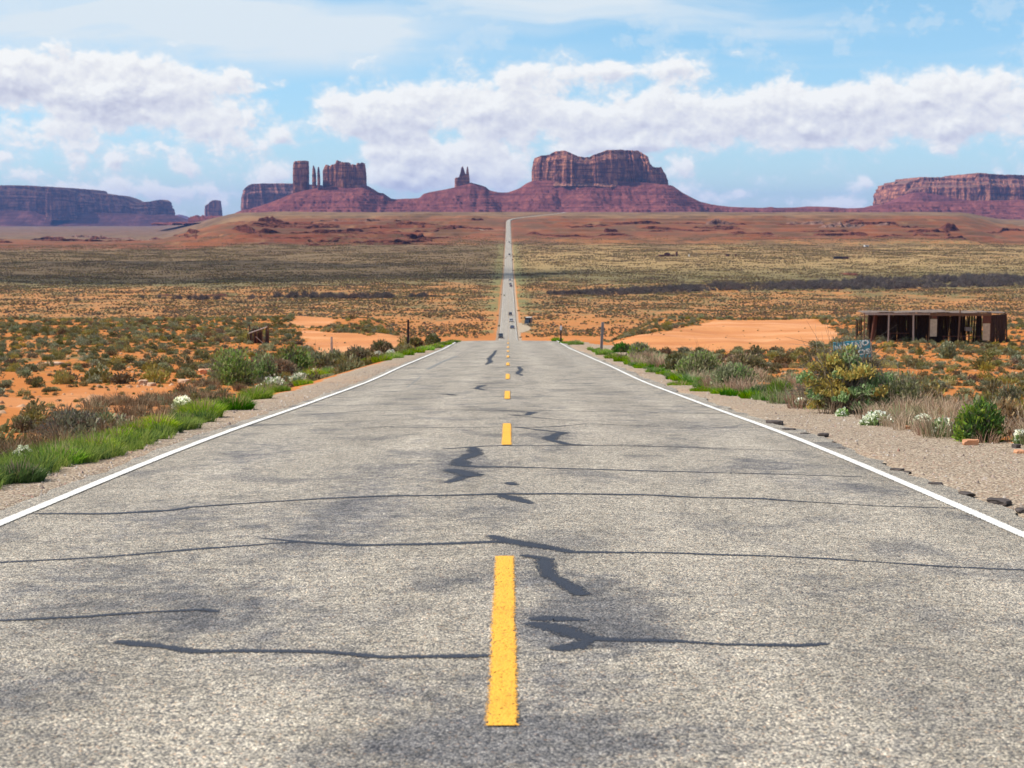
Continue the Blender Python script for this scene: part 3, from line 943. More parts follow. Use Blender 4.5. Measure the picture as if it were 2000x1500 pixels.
# ---------------------------------------------------------------- red rock country
def rock_material(name, lit_c, dark_c, cap_c, strata=14.0, flute=18.0, z0=0.0, cap_k=.85, bushes=0.0):
    m, g, bs, out = material(name)
    geo = g.n('ShaderNodeNewGeometry')
    P = geo.outputs['Position']
    x, y, z = g.sep(P)
    nz = g.sep(geo.outputs['Normal'])[2]
    n1 = g.noise(g.v('MULTIPLY', P, (1 / flute, 1 / flute, 1 / (flute * 3.2))), 1.0, 6, .6)
    n2 = g.noise(g.v('MULTIPLY', P, (.004, .004, 1 / strata)), 1.0, 6, .65)
    n3 = g.noise(P, .03, 6, .65)
    n4 = g.noise(g.v('MULTIPLY', P, (.012, .012, .0)), 1.0, 3, .5)
    c = g.mix(g.ss(n1, .42, .62), dark_c, lit_c)
    c = g.mix(g.ss(n2, .49, .56, 0, .8), c, tuple(v * .55 for v in dark_c))
    c = g.mix(g.ss(n3, .45, .7, 0, .35), c, tuple(min(1, v * 1.3) for v in lit_c))
    c = g.mix(g.ss(nz, .55, .93, 0, cap_k), c, g.mix(g.ss(n3, .4, .62), cap_c, tuple(v * .65 for v in cap_c)))
    if bushes:
        c = g.mix(g.m('MULTIPLY', g.ss(g.noise(P, .06, 3, .7), .52, .66, 0, bushes), g.ss(nz, .5, .9)), c, (.12, .12, .075))
    g._in(bs.inputs['Base Color'], c)
    bs.inputs['Roughness'].default_value = .95
    bs.inputs['Specular IOR Level'].default_value = .05
    bp = g.n('ShaderNodeBump')
    bp.inputs['Strength'].default_value = 1.0
    bp.inputs['Distance'].default_value = 11.0
    g._in(bp.inputs['Height'], g.m('ADD', n1, g.m('MULTIPLY_ADD', n3, .8, g.m('MULTIPLY', n2, .5))))
    g._in(bs.inputs['Normal'], bp.outputs[0])
    return m

cliff_m = rock_material('red_sandstone_cliff', (.46, .19, .105), (.16, .058, .048), (.22, .12, .09))  # dark tone puts crevice shade into the colour, besides desert varnish
talus_m = rock_material('maroon_shale_slope', (.235, .075, .060), (.14, .040, .040), (.25, .085, .070), strata=15.0, flute=40.0, cap_k=.2)
far_m = rock_material('distant_sandstone', (.40, .17, .12), (.16, .065, .06), (.24, .13, .10), flute=30.0)
fart_m = rock_material('distant_slope', (.23, .085, .075), (.14, .05, .052), (.24, .10, .09), strata=18.0, flute=50.0, cap_k=.25)

def pl(pts, D):
    """photograph polyline -> world x, z on a plane D metres away"""
    W = [at(a, b, D) for a, b in pts]
    xs = np.array([w.x for w in W]); zs = np.array([w.z for w in W])
    k = np.argsort(xs, kind='stable')
    xs = xs[k]; zs = zs[k]
    for i in range(1, len(xs)):
        if xs[i] <= xs[i - 1]: xs[i] = xs[i - 1] + .05
    return xs, zs

def cliff(name, D, top, base, depth, label, cat, yo=0.0, parent=None, mat=None, flute=30.0, famp=16.0, taper=.05, power=3.2, nring=26, npt=520, ledges=((.80, 1.0),), cap_in=.06, skew=0.0, seed=0, topn=2.5, sink=25.0, group=None, kind=None):
    """a butte: a fluted wall round a plan outline, roofed by a cap; top = silhouette points, base = its foot"""
    xt, zt = pl(top, D)
    xb, zb = pl(base, D)
    x0, x1 = xt[0], xt[-1]
    xc, a = (x0 + x1) / 2, (x1 - x0) / 2
    th = np.linspace(0, 2 * PI, npt, endpoint=False)
    # spread the points evenly over the long front
    ct, st = np.cos(th), np.sin(th)
    ex = np.sign(ct) * np.abs(ct) ** (2 / power); ey = np.sign(st) * np.abs(st) ** (2 / power)
    px = xc + a * ex; py = D + yo + depth * .5 + depth * .5 * ey + skew * ex * depth * .5
    seg = np.hypot(np.diff(np.append(px, px[0])), np.diff(np.append(py, py[0])))
    L = np.concatenate([[0], np.cumsum(seg)])
    s = np.linspace(0, L[-1], npt, endpoint=False)
    px = np.interp(s, L, np.append(px, px[0])); py = np.interp(s, L, np.append(py, py[0]))
    tx = np.roll(px, -1) - np.roll(px, 1); ty = np.roll(py, -1) - np.roll(py, 1)
    l = np.hypot(tx, ty); nx_, ny_ = ty / l, -tx / l
    V = []
    edge = np.clip(np.minimum(px - x0, x1 - px) / (a * .25 + 1e-6), 0, 1)      # keep the ends where the silhouette is
    for k in range(nring):
        t = k / (nring - 1)
        f1 = ridge(px / flute + seed, py / flute, 3, 5) * famp * (.55 + .8 * np.abs(vn2(px / (flute * 2.2), py / (flute * 2.2), 77)))
        f2 = fbm(px / (flute * 3.6) + seed, py / (flute * 3.6), 2, 6) * famp * 2.4
        f3 = fbm3(px / (flute * .5), py / (flute * .5), np.full_like(px, t * 3.0) , 3, 7) * famp * .32
        f4 = vn(px / 300., py / 300., np.full_like(px, t * 24 + seed), 8) * famp * .13
        amp = (.25 + .75 * edge)
        off = (f1 + f2 + f3) * amp * (1 - .25 * t) + f4
        ins = taper * a * .5 * t
        for lt, li in ledges:
            ins = ins + li * famp * smooth(lt - .02, lt + .03, t)
        ins = ins + (1 - smooth(0, .12, t)) * -famp * .8
        off = off - np.minimum(ins, .35 * min(a, depth * .5)) * np.where(edge < .5, .35, 1.0)
        X = px + nx_ * off; Y = py + ny_ * off
        Xc = np.clip(X, x0, x1)
        ztop = np.interp(Xc, xt, zt) + topn * fbm(X / 14, Y / 14, 2, 15) * edge
        zbase = np.interp(Xc, xb, zb) - sink
        Z = zbase + (ztop - zbase) * t
        V.append(np.stack([Xc if t > .15 else X, Y, Z], -1))
    X, Y, Z = V[-1][:, 0], V[-1][:, 1], V[-1][:, 2]
    my = D + yo + depth * .5 + skew * (X - xc) / a * depth * .5
    for f in (.93, .8, .5, .2, 0.0):
        V.append(np.stack([X, my + (Y - my) * f, np.interp(X, xt, zt) + topn * 1.2 * fbm(X / 20, (my + (Y - my) * f) / 20, 2, 16) * edge + topn * .5 * (1 - f)], -1))
    n = len(V)
    fc = grid_faces(n, npt, True)
    me = npmesh(name, np.concatenate(V), fc, [mat or cliff_m])
    o = meshobj(name, me, parent)
    tag(o, label, cat, group, kind)
    return o

def slopes(name, D, crest, base_z, label, width=2.0, step=5.0, front=None, mat=None, seed=0, back=350, terr=.95, q=13.0, gully=90.0, kind='structure'):
    """talus apron below cliffs: a ridge whose skyline follows crest and which falls towards the viewer"""
    xs_, zs_ = pl(crest, D)
    xs = np.arange(xs_[0], xs_[-1], step)
    zc = np.interp(xs, xs_, zs_)
    k = np.hanning(9); k /= k.sum()
    zc = np.convolve(np.pad(zc, 4, 'edge'), k, 'valid')
    H = np.maximum(zc - base_z, 2)
    F = front or float(H.max() * width + 250)
    yy = np.concatenate([np.arange(-F, 0, step * 1.2), np.arange(0, back, step * 3)])
    X, Yr = np.meshgrid(xs, yy)
    Hc = np.broadcast_to(H, X.shape)
    Y = D + Yr
    W = Hc * width + 120
    wob = ridge(X / gully + seed, Y / (gully * 3), 3, 25)
    s = -Yr / W
    s = s * (1 + .22 * fbm(X / 300, Y / 600, 2, 26))
    s = np.clip(s, -1, 1.2)
    g1 = np.clip(1 - np.maximum(s, 0), 0, 1)
    prof = .55 * g1 ** 1.7 + .45 * g1
    prof = prof * (1 - .30 * (wob * .5 + .5) * np.clip(s * 4, 0, 1) * np.clip((1 - s) * 3, 0, 1))
    prof = np.where(s < 0, 1 - .12 * (-s), prof)
    Z = base_z + Hc * prof
    rough = fbm(X / 22, Y / 22, 4, 27) * 5.0 * np.clip(s * 6 + .2, 0, 1)
    Z = Z + rough
    zq = Z + fbm(X / 200, Y / 200, 2, 28) * 4
    fr = zq / q - np.floor(zq / q)
    st = (np.floor(zq / q) + smooth(.40, .55, fr)) * q
    amt = terr * np.clip(.85 + fbm(X / 160, Y / 300, 3, 29) * 1.2, 0, 1) * np.clip(s * 5, 0, 1)
    Z = Z + (st - zq) * amt
    Z = Z - 30 * (s >= 1.15)
    me = npmesh(name, np.stack([X, Y, Z], -1).reshape(-1, 3), grid_faces(*X.shape), [mat or talus_m])
    o = meshobj(name, me)
    tag(o, label, kind=kind)
    return o

DM = 8000.0
slopes('hills', DM, [(380, 436), (425, 430), (445, 427), (467, 412), (500, 405), (540, 391), (570, 378), (600, 371), (627, 366), (712, 360), (720, 364), (730, 370), (741, 377), (751, 377), (755, 386), (770, 389), (800, 388), (820, 387), (826, 379), (840, 375), (870, 370), (887, 366), (917, 356), (929, 359), (950, 365), (954, 371), (974, 376), (992, 376), (1016, 367), (1028, 358), (1040, 353), (1150, 351), (1265, 357), (1313, 362), (1334, 377), (1367, 394), (1385, 398), (1400, 401), (1430, 404), (1490, 406), (1505, 404), (1520, 406), (1560, 405), (1580, 403), (1620, 404), (1655, 407), (1700, 405), (1715, 403), (1730, 398), (1750, 395), (1900, 392), (2050, 390), (2400, 392)],
       5.0, 'maroon shale slopes rising in ledges to the feet of the central buttes', step=4.0, front=1000)
tag(bpy.data.objects['hills'], kind='structure')

# Brigham-like long block
cliff('butte', DM, [(1040, 322), (1045, 307), (1058, 303), (1074, 301), (1085, 295), (1103, 294), (1118, 300), (1130, 305), (1142, 307), (1152, 306), (1166, 300), (1187, 293), (1210, 292), (1250, 293), (1258, 298), (1268, 304), (1272, 318), (1278, 324), (1286, 327), (1295, 325), (1300, 334), (1305, 338), (1311, 345)],
      [(1040, 354), (1150, 353), (1265, 360), (1285, 364), (1311, 364)], 420, 'broad two-humped red sandstone butte right of the highway', 'butte', famp=24, flute=42, ledges=((.78, .7), (.88, .6)), npt=1000, skew=.06, seed=3, group='red rock towers on the skyline')
cliff('butte', DM, [(888, 349), (890, 347), (896, 346.5), (899, 338), (901, 328), (903.5, 324.5), (906, 331), (908.5, 339), (910, 341), (911, 331), (912.5, 325), (914, 326), (915.5, 338), (917, 350)],
      [(888, 367), (917, 368)], 46, 'small red spire with two thin fingers on its own pedestal', 'butte', famp=3.2, flute=9, npt=300, ledges=((.95, .1),), taper=.0, seed=9, topn=.8, sink=20, power=2.6, group='red rock towers on the skyline')
cliff('butte', DM + 30, [(570.5, 330), (573, 317), (577, 314.5), (582, 314), (599, 314), (600.5, 318)],
      [(570, 378), (600, 374)], 95, 'tall square red tower standing alone with sheer sides', 'butte', famp=4.5, flute=16, npt=360, taper=.10, ledges=((.9, .4),), seed=14, topn=1.5, power=4.5, group='red rock towers on the skyline')
cliff('butte', DM + 10, [(609, 345), (610, 328), (611.5, 323), (613, 325), (615, 331), (617, 345)], [(609, 367), (617, 367)], 26, 'left one of two thin rock fingers beside the crenellated butte', 'butte', famp=1.8, flute=6, npt=160, taper=.0, ledges=((.95, .1),), seed=17, topn=.6, power=2.4, group='red rock towers on the skyline')
cliff('butte', DM - 20, [(619, 340), (620.5, 327), (622.5, 326), (624, 338), (625, 350)], [(619, 367), (625, 367)], 22, 'right and slimmer one of two thin rock fingers beside the crenellated butte', 'butte', famp=1.5, flute=6, npt=160, taper=.0, ledges=((.95, .1),), seed=19, topn=.6, power=2.4, group='red rock towers on the skyline')
cliff('butte', DM, [(627, 333), (630, 328), (633, 322), (636, 321), (638, 324), (640, 331), (642, 327), (646, 322), (652, 320.5), (655.5, 319), (656.5, 314), (659, 313), (661, 316), (664, 319), (668, 316.5), (672, 317), (679, 317), (681, 325), (684, 323), (688, 321), (692, 321.5), (695, 325), (697, 319), (700, 318), (703, 320), (706, 317), (709, 318), (711, 326), (713, 345)],
      [(627, 368), (660, 372), (713, 361)], 150, 'crenellated red butte like a castle with a jagged top', 'butte', famp=8.5, flute=17, npt=800, taper=.02, ledges=((.97, .1),), seed=23, topn=1.2, skew=-.3, group='red rock towers on the skyline')
# right mesa, two tiers
cliff('mesa', 9300, [(1752, 388), (1754, 372), (1761, 359), (1787, 357.5), (1788, 353), (1811, 349), (1814, 344.5), (1868, 345), (1880, 347), (1911, 345), (1914, 338), (1925, 337), (1941, 339), (2000, 341.5), (2100, 344), (2260, 350)],
      [(1750, 398), (2260, 396)], 900, 'long flat-topped red mesa cut by the right edge of the view', 'mesa', famp=30, flute=60, npt=1300, ledges=((.72, 1.1), (.86, .9)), skew=-.10, seed=31, topn=3, sink=40, group='flat-topped mesas on the skyline')
slopes('hills', 9250, [(1660, 412), (1715, 404), (1730, 398), (1750, 396), (1765, 385), (1781, 377), (1790, 374), (1810, 376), (1835, 381), (1870, 388), (1890, 391), (1920, 394), (1950, 392), (1990, 390), (2100, 392), (2400, 392)],
       5.0, 'banded maroon slope below the right-hand mesa', step=6.0, front=800, width=1.6)
# wide mesa behind the square tower
cliff('mesa', 11200, [(470, 380), (471, 373), (478, 371), (485, 363), (494, 359.5), (520, 358.5), (560, 358), (590, 359), (640, 362)],
      [(470, 413), (640, 410)], 520, 'blue-shaded flat mesa half hidden behind the square tower', 'mesa', mat=far_m, famp=22, flute=46, npt=700, ledges=((.74, .9), (.86, .6)), skew=.6, seed=37, topn=2, group='flat-topped mesas on the skyline')
slopes('hills', 11150, [(400, 432), (430, 426), (448, 421), (470, 411), (520, 405), (640, 400)], -40.0, 'shale apron of the half-hidden blue-shaded mesa', mat=fart_m, step=9.0, front=900)
# left mesa and its neighbours
DL = 13500.0
cliff('mesa', DL, [(-260, 368), (-60, 366), (0, 365.5), (30, 364.5), (80, 364.5), (140, 368), (190, 371.5), (199, 373), (204, 378), (225, 381), (248, 383.5), (262, 388), (271, 393), (281, 397), (296, 395), (306, 394), (313, 392), (320, 390.5), (329, 394), (335, 397), (337, 405)],
      [(-260, 412), (80, 412), (150, 418), (235, 416), (337, 416)], 700, 'very long blue-shaded mesa that fills the left skyline', 'mesa', yo=-610, mat=far_m, famp=46, flute=110, npt=1500, ledges=((.66, .8), (.84, .7)), skew=.75, seed=41, topn=3, sink=50, group='flat-topped mesas on the skyline')
cliff('butte', DL - 950, [(84, 372), (90, 369), (112, 369), (128, 371), (134, 376)], [(84, 422), (134, 424)], 330, 'fluted buttress jutting out from the long left mesa', 'butte', mat=far_m, famp=16, flute=34, npt=420, ledges=((.85, .4),), seed=44, topn=2, skew=.15, group='flat-topped mesas on the skyline')
cliff('butte', DL + 100, [(397, 408), (399, 402), (407, 398), (410, 394), (415, 391), (421, 391), (426, 392.5), (428, 404), (430, 414)], [(397, 424), (430, 424)], 150, 'small lone blocky butte between the left mesa and the central group', 'butte', mat=far_m, famp=9, flute=26, npt=300, ledges=((.8, .3),), seed=47, topn=2, group='red rock towers on the skyline')
slopes('hills', DL - 640, [(-300, 412), (0, 411), (60, 412), (84, 420), (110, 423), (136, 424), (150, 417), (200, 415), (260, 417), (300, 420), (330, 419), (350, 427), (362, 432), (380, 433), (392, 428), (400, 424), (430, 424), (436, 429), (445, 432), (600, 433)],
       -62.0, 'pale violet slopes at the foot of the long left mesa', mat=fart_m, step=9.0, front=1500, width=3.0, terr=.5)
slopes('mountain', 24000, [(300, 425), (342, 421), (350, 417), (356, 420), (362, 424), (375, 424.5), (420, 424.5), (460, 425), (600, 426)], -90.0, 'faint blue ridge on the far horizon', mat=fart_m, step=25.0, front=1500, terr=0)

# low broken ledges on the slope below the plateau: dark red banks, front shade deepened in the colour
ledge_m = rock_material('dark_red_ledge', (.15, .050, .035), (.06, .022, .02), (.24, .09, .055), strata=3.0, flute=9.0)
ledge_p = rock_material('pale_ledge', (.40, .26, .20), (.20, .10, .085), (.30, .16, .11), strata=3.0, flute=7.0)
def ledge(pts, hpx, seed, mat=ledge_m, D=None):
    W = []
    for px, py in pts:
        W.append(hit(px, py, 900, 4400, False))
    if D:
        W = [at(px, py, D) for px, py in pts]
    xs = np.arange(W[0].x, W[-1].x, 2.0)
    ys_ = np.interp(xs, [w.x for w in W], [w.y for w in W])
    ys_ = ys_ + 34 * fbm(xs / 70, xs * 0 + seed, 3, 91) + 7 * fbm(xs / 9, xs * 0 + seed, 3, 92)
    k = ys_.mean() / F_PX
    t = np.linspace(0, 1, len(xs))
    h = 1.5 * hpx * k * np.clip(.75 + 1.5 * fbm(xs / 45, xs * 0 + seed, 3, 93) + .5 * fbm(xs / 7, xs * 0, 2, 94), .08, 1.7) * smooth(0, .1, t) * smooth(1, .9, t)
    z = land(xs, ys_)
    zb = land(xs, ys_ + 60)
    rows = []
    for dy, f, jit in ((-6, -.25, 3.0), (-2.5, .12, 2.0), (0, .3, 1.0), (.3, .62, 1.6), (1.2, .66, 1.2), (1.6, 1.0, 1.2), (9, 1.04, 1.0)):
        rows.append(np.stack([xs, ys_ + dy + jit * fbm(xs / 4, xs * 0 + f * 9 + seed, 2, 95), z + f * h - (.8 if f < 0 else 0)], -1))
    rows.append(np.stack([xs, ys_ + 60, np.minimum(zb, z + h) - .6], -1))
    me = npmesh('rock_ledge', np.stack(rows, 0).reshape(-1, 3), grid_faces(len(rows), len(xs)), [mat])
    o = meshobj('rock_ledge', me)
    tag(o, kind='structure')
    o['label'] = 'low broken rock ledge on the far slope'
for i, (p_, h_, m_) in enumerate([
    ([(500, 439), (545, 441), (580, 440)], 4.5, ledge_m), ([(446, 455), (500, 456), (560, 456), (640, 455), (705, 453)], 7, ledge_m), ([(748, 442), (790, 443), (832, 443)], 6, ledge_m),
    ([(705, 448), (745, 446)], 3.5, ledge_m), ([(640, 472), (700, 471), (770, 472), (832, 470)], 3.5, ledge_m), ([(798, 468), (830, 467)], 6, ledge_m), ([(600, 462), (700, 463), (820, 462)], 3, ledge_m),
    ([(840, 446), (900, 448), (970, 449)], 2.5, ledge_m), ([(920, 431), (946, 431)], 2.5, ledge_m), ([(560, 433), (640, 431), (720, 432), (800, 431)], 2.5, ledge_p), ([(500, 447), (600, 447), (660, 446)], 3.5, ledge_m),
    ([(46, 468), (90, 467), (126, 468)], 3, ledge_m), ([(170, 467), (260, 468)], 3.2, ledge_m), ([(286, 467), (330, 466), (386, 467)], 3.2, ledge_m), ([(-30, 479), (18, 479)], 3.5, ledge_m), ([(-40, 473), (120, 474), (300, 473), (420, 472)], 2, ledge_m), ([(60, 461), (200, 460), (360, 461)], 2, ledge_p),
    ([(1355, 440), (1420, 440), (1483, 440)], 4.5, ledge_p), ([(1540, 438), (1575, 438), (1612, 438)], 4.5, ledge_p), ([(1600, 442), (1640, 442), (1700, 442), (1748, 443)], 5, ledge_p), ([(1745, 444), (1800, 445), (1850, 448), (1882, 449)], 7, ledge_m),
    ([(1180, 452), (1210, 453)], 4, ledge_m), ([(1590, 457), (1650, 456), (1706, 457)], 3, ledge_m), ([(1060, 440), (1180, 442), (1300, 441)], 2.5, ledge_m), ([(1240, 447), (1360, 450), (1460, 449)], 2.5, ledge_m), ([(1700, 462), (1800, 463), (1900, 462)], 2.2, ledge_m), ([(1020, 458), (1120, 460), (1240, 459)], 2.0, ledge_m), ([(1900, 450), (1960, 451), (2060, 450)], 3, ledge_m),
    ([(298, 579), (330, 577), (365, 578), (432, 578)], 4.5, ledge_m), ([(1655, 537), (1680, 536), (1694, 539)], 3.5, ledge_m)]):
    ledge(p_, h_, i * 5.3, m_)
rl = random.Random(3)
for i in range(64):
    left_ = i % 3 != 2
    py = rl.uniform(432, 482) if left_ else rl.uniform(436, 466)
    x0_ = rl.uniform(440, 830) if left_ else rl.uniform(1050, 1850)
    wpx = rl.uniform(35, 120)
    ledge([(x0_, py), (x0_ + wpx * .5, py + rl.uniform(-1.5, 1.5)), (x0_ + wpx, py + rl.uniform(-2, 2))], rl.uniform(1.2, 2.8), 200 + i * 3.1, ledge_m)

# ---------------------------------------------------------------- unseen clouds added out of view to shade the plain and left mesa
def shade_cloud_shape(name, shadow_c, rx, ry, alt, label, seed):
    off = alt * math.cos(SUN_EL) / math.sin(SUN_EL)
    cx = shadow_c[0] + math.sin(SUN_AZ) * off
    cy = shadow_c[1] + math.cos(SUN_AZ) * off
    bm = bmesh.new()
    bmesh.ops.create_icosphere(bm, subdivisions=5, radius=1)
    P = np.array([v.co for v in bm.verts])
    n = fbm3(P[:, 0] * 1.6 + seed, P[:, 1] * 1.6, P[:, 2] * 1.6, 4, 60)
    n2 = fbm3(P[:, 0] * 5 + seed, P[:, 1] * 5, P[:, 2] * 5, 3, 61)
    r = 1 + .55 * n + .16 * n2
    for v, k in zip(bm.verts, r):
        v.co = Vector((v.co.x * rx * k, v.co.y * ry * k, (v.co.z if v.co.z > 0 else v.co.z * .25) * min(rx, ry) * .35 * k))
    me = bpy.data.meshes.new(name); bm.to_mesh(me); bm.free()
    me.polygons.foreach_set('use_smooth', [True] * len(me.polygons))
    m, g, bs, out = material('shade_cloud_vapour')
    bs.inputs['Base Color'].default_value = (.85, .85, .87, 1)
    bs.inputs['Roughness'].default_value = 1
    tr = g.n('ShaderNodeBsdfTransparent'); mx = g.n('ShaderNodeMixShader')
    nrm = g.n('ShaderNodeNewGeometry').outputs['Position']
    a = g.ss(g.noise(nrm, .004, 4, .6), .35, .6, .1, .5)
    g._in(mx.inputs[0], a)
    g.nt.links.new(tr.outputs[0], mx.inputs[1]); g.nt.links.new(bs.outputs[0], mx.inputs[2])
    g.nt.links.new(mx.outputs[0], out.inputs[0])
    me.materials.append(m)
    o = meshobj(name, me, None, (cx, cy, alt))
    tag(o, label, 'shade_cloud')
shade_cloud_shape('shade_cloud', (-420, 1560), 420, 190, 1300, 'added unseen low cumulus that shades the dark band of plain on the left', 1)
shade_cloud_shape('shade_cloud', (-3300, 12750), 1150, 800, 2600, 'added unseen wide cumulus that shades the long left mesa', 5)

# ---------------------------------------------------------------- the air
me = bpy.data.meshes.new('haze')
x0, x1, y0, y1, z0, z1 = -9000, 9000, -60, 29000, -120, 420
me.from_pydata([(x0, y0, z0), (x1, y0, z0), (x1, y1, z0), (x0, y1, z0), (x0, y0, z1), (x1, y0, z1), (x1, y1, z1), (x0, y1, z1)], [],
               [(3, 2, 1, 0), (4, 5, 6, 7), (0, 1, 5, 4), (1, 2, 6, 5), (2, 3, 7, 6), (3, 0, 4, 7)])
hz = meshobj('haze', me)
m = bpy.data.materials.new('thin_blue_air'); m.use_nodes = True
nt = m.node_tree
for n in list(nt.nodes): nt.nodes.remove(n)
pv = nt.nodes.new('ShaderNodeVolumePrincipled'); oo = nt.nodes.new('ShaderNodeOutputMaterial')
pv.inputs['Color'].default_value = (.22, .43, 1.0, 1)
pv.inputs['Density'].default_value = HAZE
pv.inputs['Anisotropy'].default_value = 0.0
nt.links.new(pv.outputs[0], oo.inputs['Volume'])
me.materials.append(m)
tag(hz, 'thin blue desert haze between the road and the buttes', kind='stuff')
# ---------------------------------------------------------------- plants
def leaf_material(name, cols, trans=.25):
    """cols: colour stops picked per leaf, then shifted per plant"""
    m, g, bs, out = material(name)
    t = g.n('ShaderNodeAttribute', attribute_name='tint').outputs['Fac']
    rnd = g.n('ShaderNodeObjectInfo').outputs['Random']
    n = len(cols)
    c = g.ramp(t, [(i / (n - 1), cc) for i, cc in enumerate(cols)])
    hs = g.n('ShaderNodeHueSaturation')
    g._in(hs.inputs['Hue'], g.m('MULTIPLY_ADD', rnd, .035, .483))
    g._in(hs.inputs['Saturation'], g.m('MULTIPLY_ADD', g.m('FRACT', g.m('MULTIPLY', rnd, 7.3)), .4, .8))
    g._in(hs.inputs['Value'], g.m('MULTIPLY_ADD', g.m('FRACT', g.m('MULTIPLY', rnd, 13.7)), .6, .7))
    g._in(hs.inputs['Color'], c)
    g._in(bs.inputs['Base Color'], hs.outputs[0])
    bs.inputs['Roughness'].default_value = .75
    bs.inputs['Specular IOR Level'].default_value = .15
    tl = g.n('ShaderNodeBsdfTranslucent'); g._in(tl.inputs[0], hs.outputs[0])
    mx = g.n('ShaderNodeMixShader'); mx.inputs[0].default_value = trans
    g.nt.links.new(bs.outputs[0], mx.inputs[1]); g.nt.links.new(tl.outputs[0], mx.inputs[2])
    g.nt.links.new(mx.outputs[0], out.inputs[0])
    return m

LM = {
 'sage': leaf_material('sage_leaves', [(.12, .13, .07), (.20, .22, .12), (.28, .29, .17), (.36, .34, .22)]),
 'olive': leaf_material('scrub_leaves', [(.085, .085, .035), (.15, .145, .055), (.22, .20, .08), (.29, .24, .11)]),
 'yellow': leaf_material('yellow_scrub_leaves', [(.19, .15, .05), (.29, .25, .07), (.36, .30, .10), (.30, .21, .09)]),
 'green': leaf_material('bright_grass_blades', [(.09, .19, .006), (.19, .35, .010), (.30, .46, .02), (.38, .42, .05)], .4),
 'deep': leaf_material('deep_green_leaves', [(.045, .12, .02), (.08, .19, .03), (.13, .25, .04)], .3),
 'fresh': leaf_material('fresh_green_leaves', [(.13, .21, .06), (.20, .31, .10), (.30, .38, .16), (.36, .38, .2)], .35),
 'gold': leaf_material('golden_green_leaves', [(.30, .20, .05), (.46, .29, .06), (.52, .38, .09), (.27, .33, .09)], .35),
 'dry': leaf_material('dry_grass_blades', [(.30, .19, .11), (.42, .29, .17), (.52, .39, .24), (.26, .16, .10)], .3),
 'rust': leaf_material('rusty_dead_stalks', [(.20, .10, .06), (.32, .17, .09), (.40, .25, .15)], .2),
 'grey': leaf_material('grey_twigs', [(.16, .13, .11), (.27, .23, .19), (.38, .34, .28)], .0),
 'thicket': leaf_material('bare_thicket_twigs', [(.10, .075, .065), (.16, .125, .11), (.22, .18, .15)], .05),
 'petal': leaf_material('creamy_white_petals', [(.80, .80, .62), (.88, .88, .78), (.75, .78, .50)], .3),
 'tan': leaf_material('tan_scrub_leaves', [(.20, .145, .06), (.29, .205, .08), (.37, .26, .12), (.17, .13, .07)]),
 'brown': leaf_material('brown_scrub_leaves', [(.12, .08, .045), (.19, .13, .075), (.26, .19, .12)]),
}

def quads(cen, ax_u, ax_v):
    """quads centred at cen spanned by half axes"""
    V = np.stack([cen - ax_u - ax_v, cen + ax_u - ax_v, cen + ax_u + ax_v, cen - ax_u + ax_v], 1)
    n = len(cen)
    return V.reshape(-1, 3), np.arange(n * 4).reshape(n, 4)

def rand_dirs(n, rg):
    v = rg.normal(size=(n, 3)); return v / np.linalg.norm(v, axis=1)[:, None]

def blades(n, r, h, w, lean, rg, spread=.5, hvar=.45):
    """grass: each blade is two tapering quads, bending outwards"""
    a = rg.uniform(0, 2 * PI, n); rr = r * np.sqrt(rg.uniform(0, 1, n))
    bx, by = rr * np.cos(a), rr * np.sin(a)
    a2 = a + rg.normal(0, .7, n)
    L = h * (1 - hvar * rg.uniform(0, 1, n)) * (1 - .35 * (rr / max(r, .01)) ** 2)
    ln = lean * rg.uniform(.2, 1, n) * (.4 + rr / max(r, .01))
    d = np.stack([np.cos(a2), np.sin(a2), 0 * a2], 1)
    p0 = np.stack([bx, by, 0 * bx - .02], 1)
    p1 = p0 + d * (L * ln * .35)[:, None] + np.array([0, 0, 1]) * (L * .55)[:, None]
    p2 = p0 + d * (L * ln)[:, None] + np.array([0, 0, 1]) * (L * (1 - .25 * ln))[:, None]
    t = rg.uniform(0, 2 * PI, n)
    s = np.stack([np.cos(t), np.sin(t), 0 * t], 1) * w
    V = np.stack([p0 - s, p0 + s, p1 + s * .8, p1 - s * .8, p2 + s * .18, p2 - s * .18], 1).reshape(-1, 3)
    i = np.arange(n)[:, None] * 6
    F = np.concatenate([i + [0, 1, 2, 3], i + [3, 2, 4, 5]], 0)
    tint = np.repeat(rg.uniform(0, 1, n), 6)
    return V, F, tint

def leaves(n, rx, ry, rz, size, rg, aspect=2.2, lobes=5, shell=.55, upright=.6, flat=.25):
    """leaf faces in sprays through an uneven rounded crown"""
    # lobes make the outline uneven
    ld = rand_dirs(lobes * 3, rg); ld[:, 2] = np.abs(ld[:, 2]) * .9
    ls = rg.uniform(.62, 1.08, len(ld))
    k = rg.integers(0, len(ld), n)
    d = ld[k] + rg.normal(0, .34, (n, 3)); d[:, 2] = np.maximum(d[:, 2], -.08)
    d /= np.linalg.norm(d, axis=1)[:, None]
    rad = ls[k] * (shell + (1 - shell) * rg.uniform(0, 1, n) ** .6)
    c = d * rad[:, None] * np.array([rx, ry, rz]); c[:, 2] += rz * flat * .4
    up = d * .7 + rg.normal(0, .45, (n, 3)); up[:, 2] += upright
    up /= np.linalg.norm(up, axis=1)[:, None]
    sd = np.cross(up, rand_dirs(n, rg)); sd /= np.linalg.norm(sd, axis=1)[:, None] + 1e-9
    sz = size * rg.uniform(.5, 1.4, n)
    V, F = quads(c, sd * (sz / aspect)[:, None], up * sz[:, None])
    tint = np.repeat(np.clip(rg.normal(.5, .26, n) + .0, 0, 1), 4)
    return V, F, tint

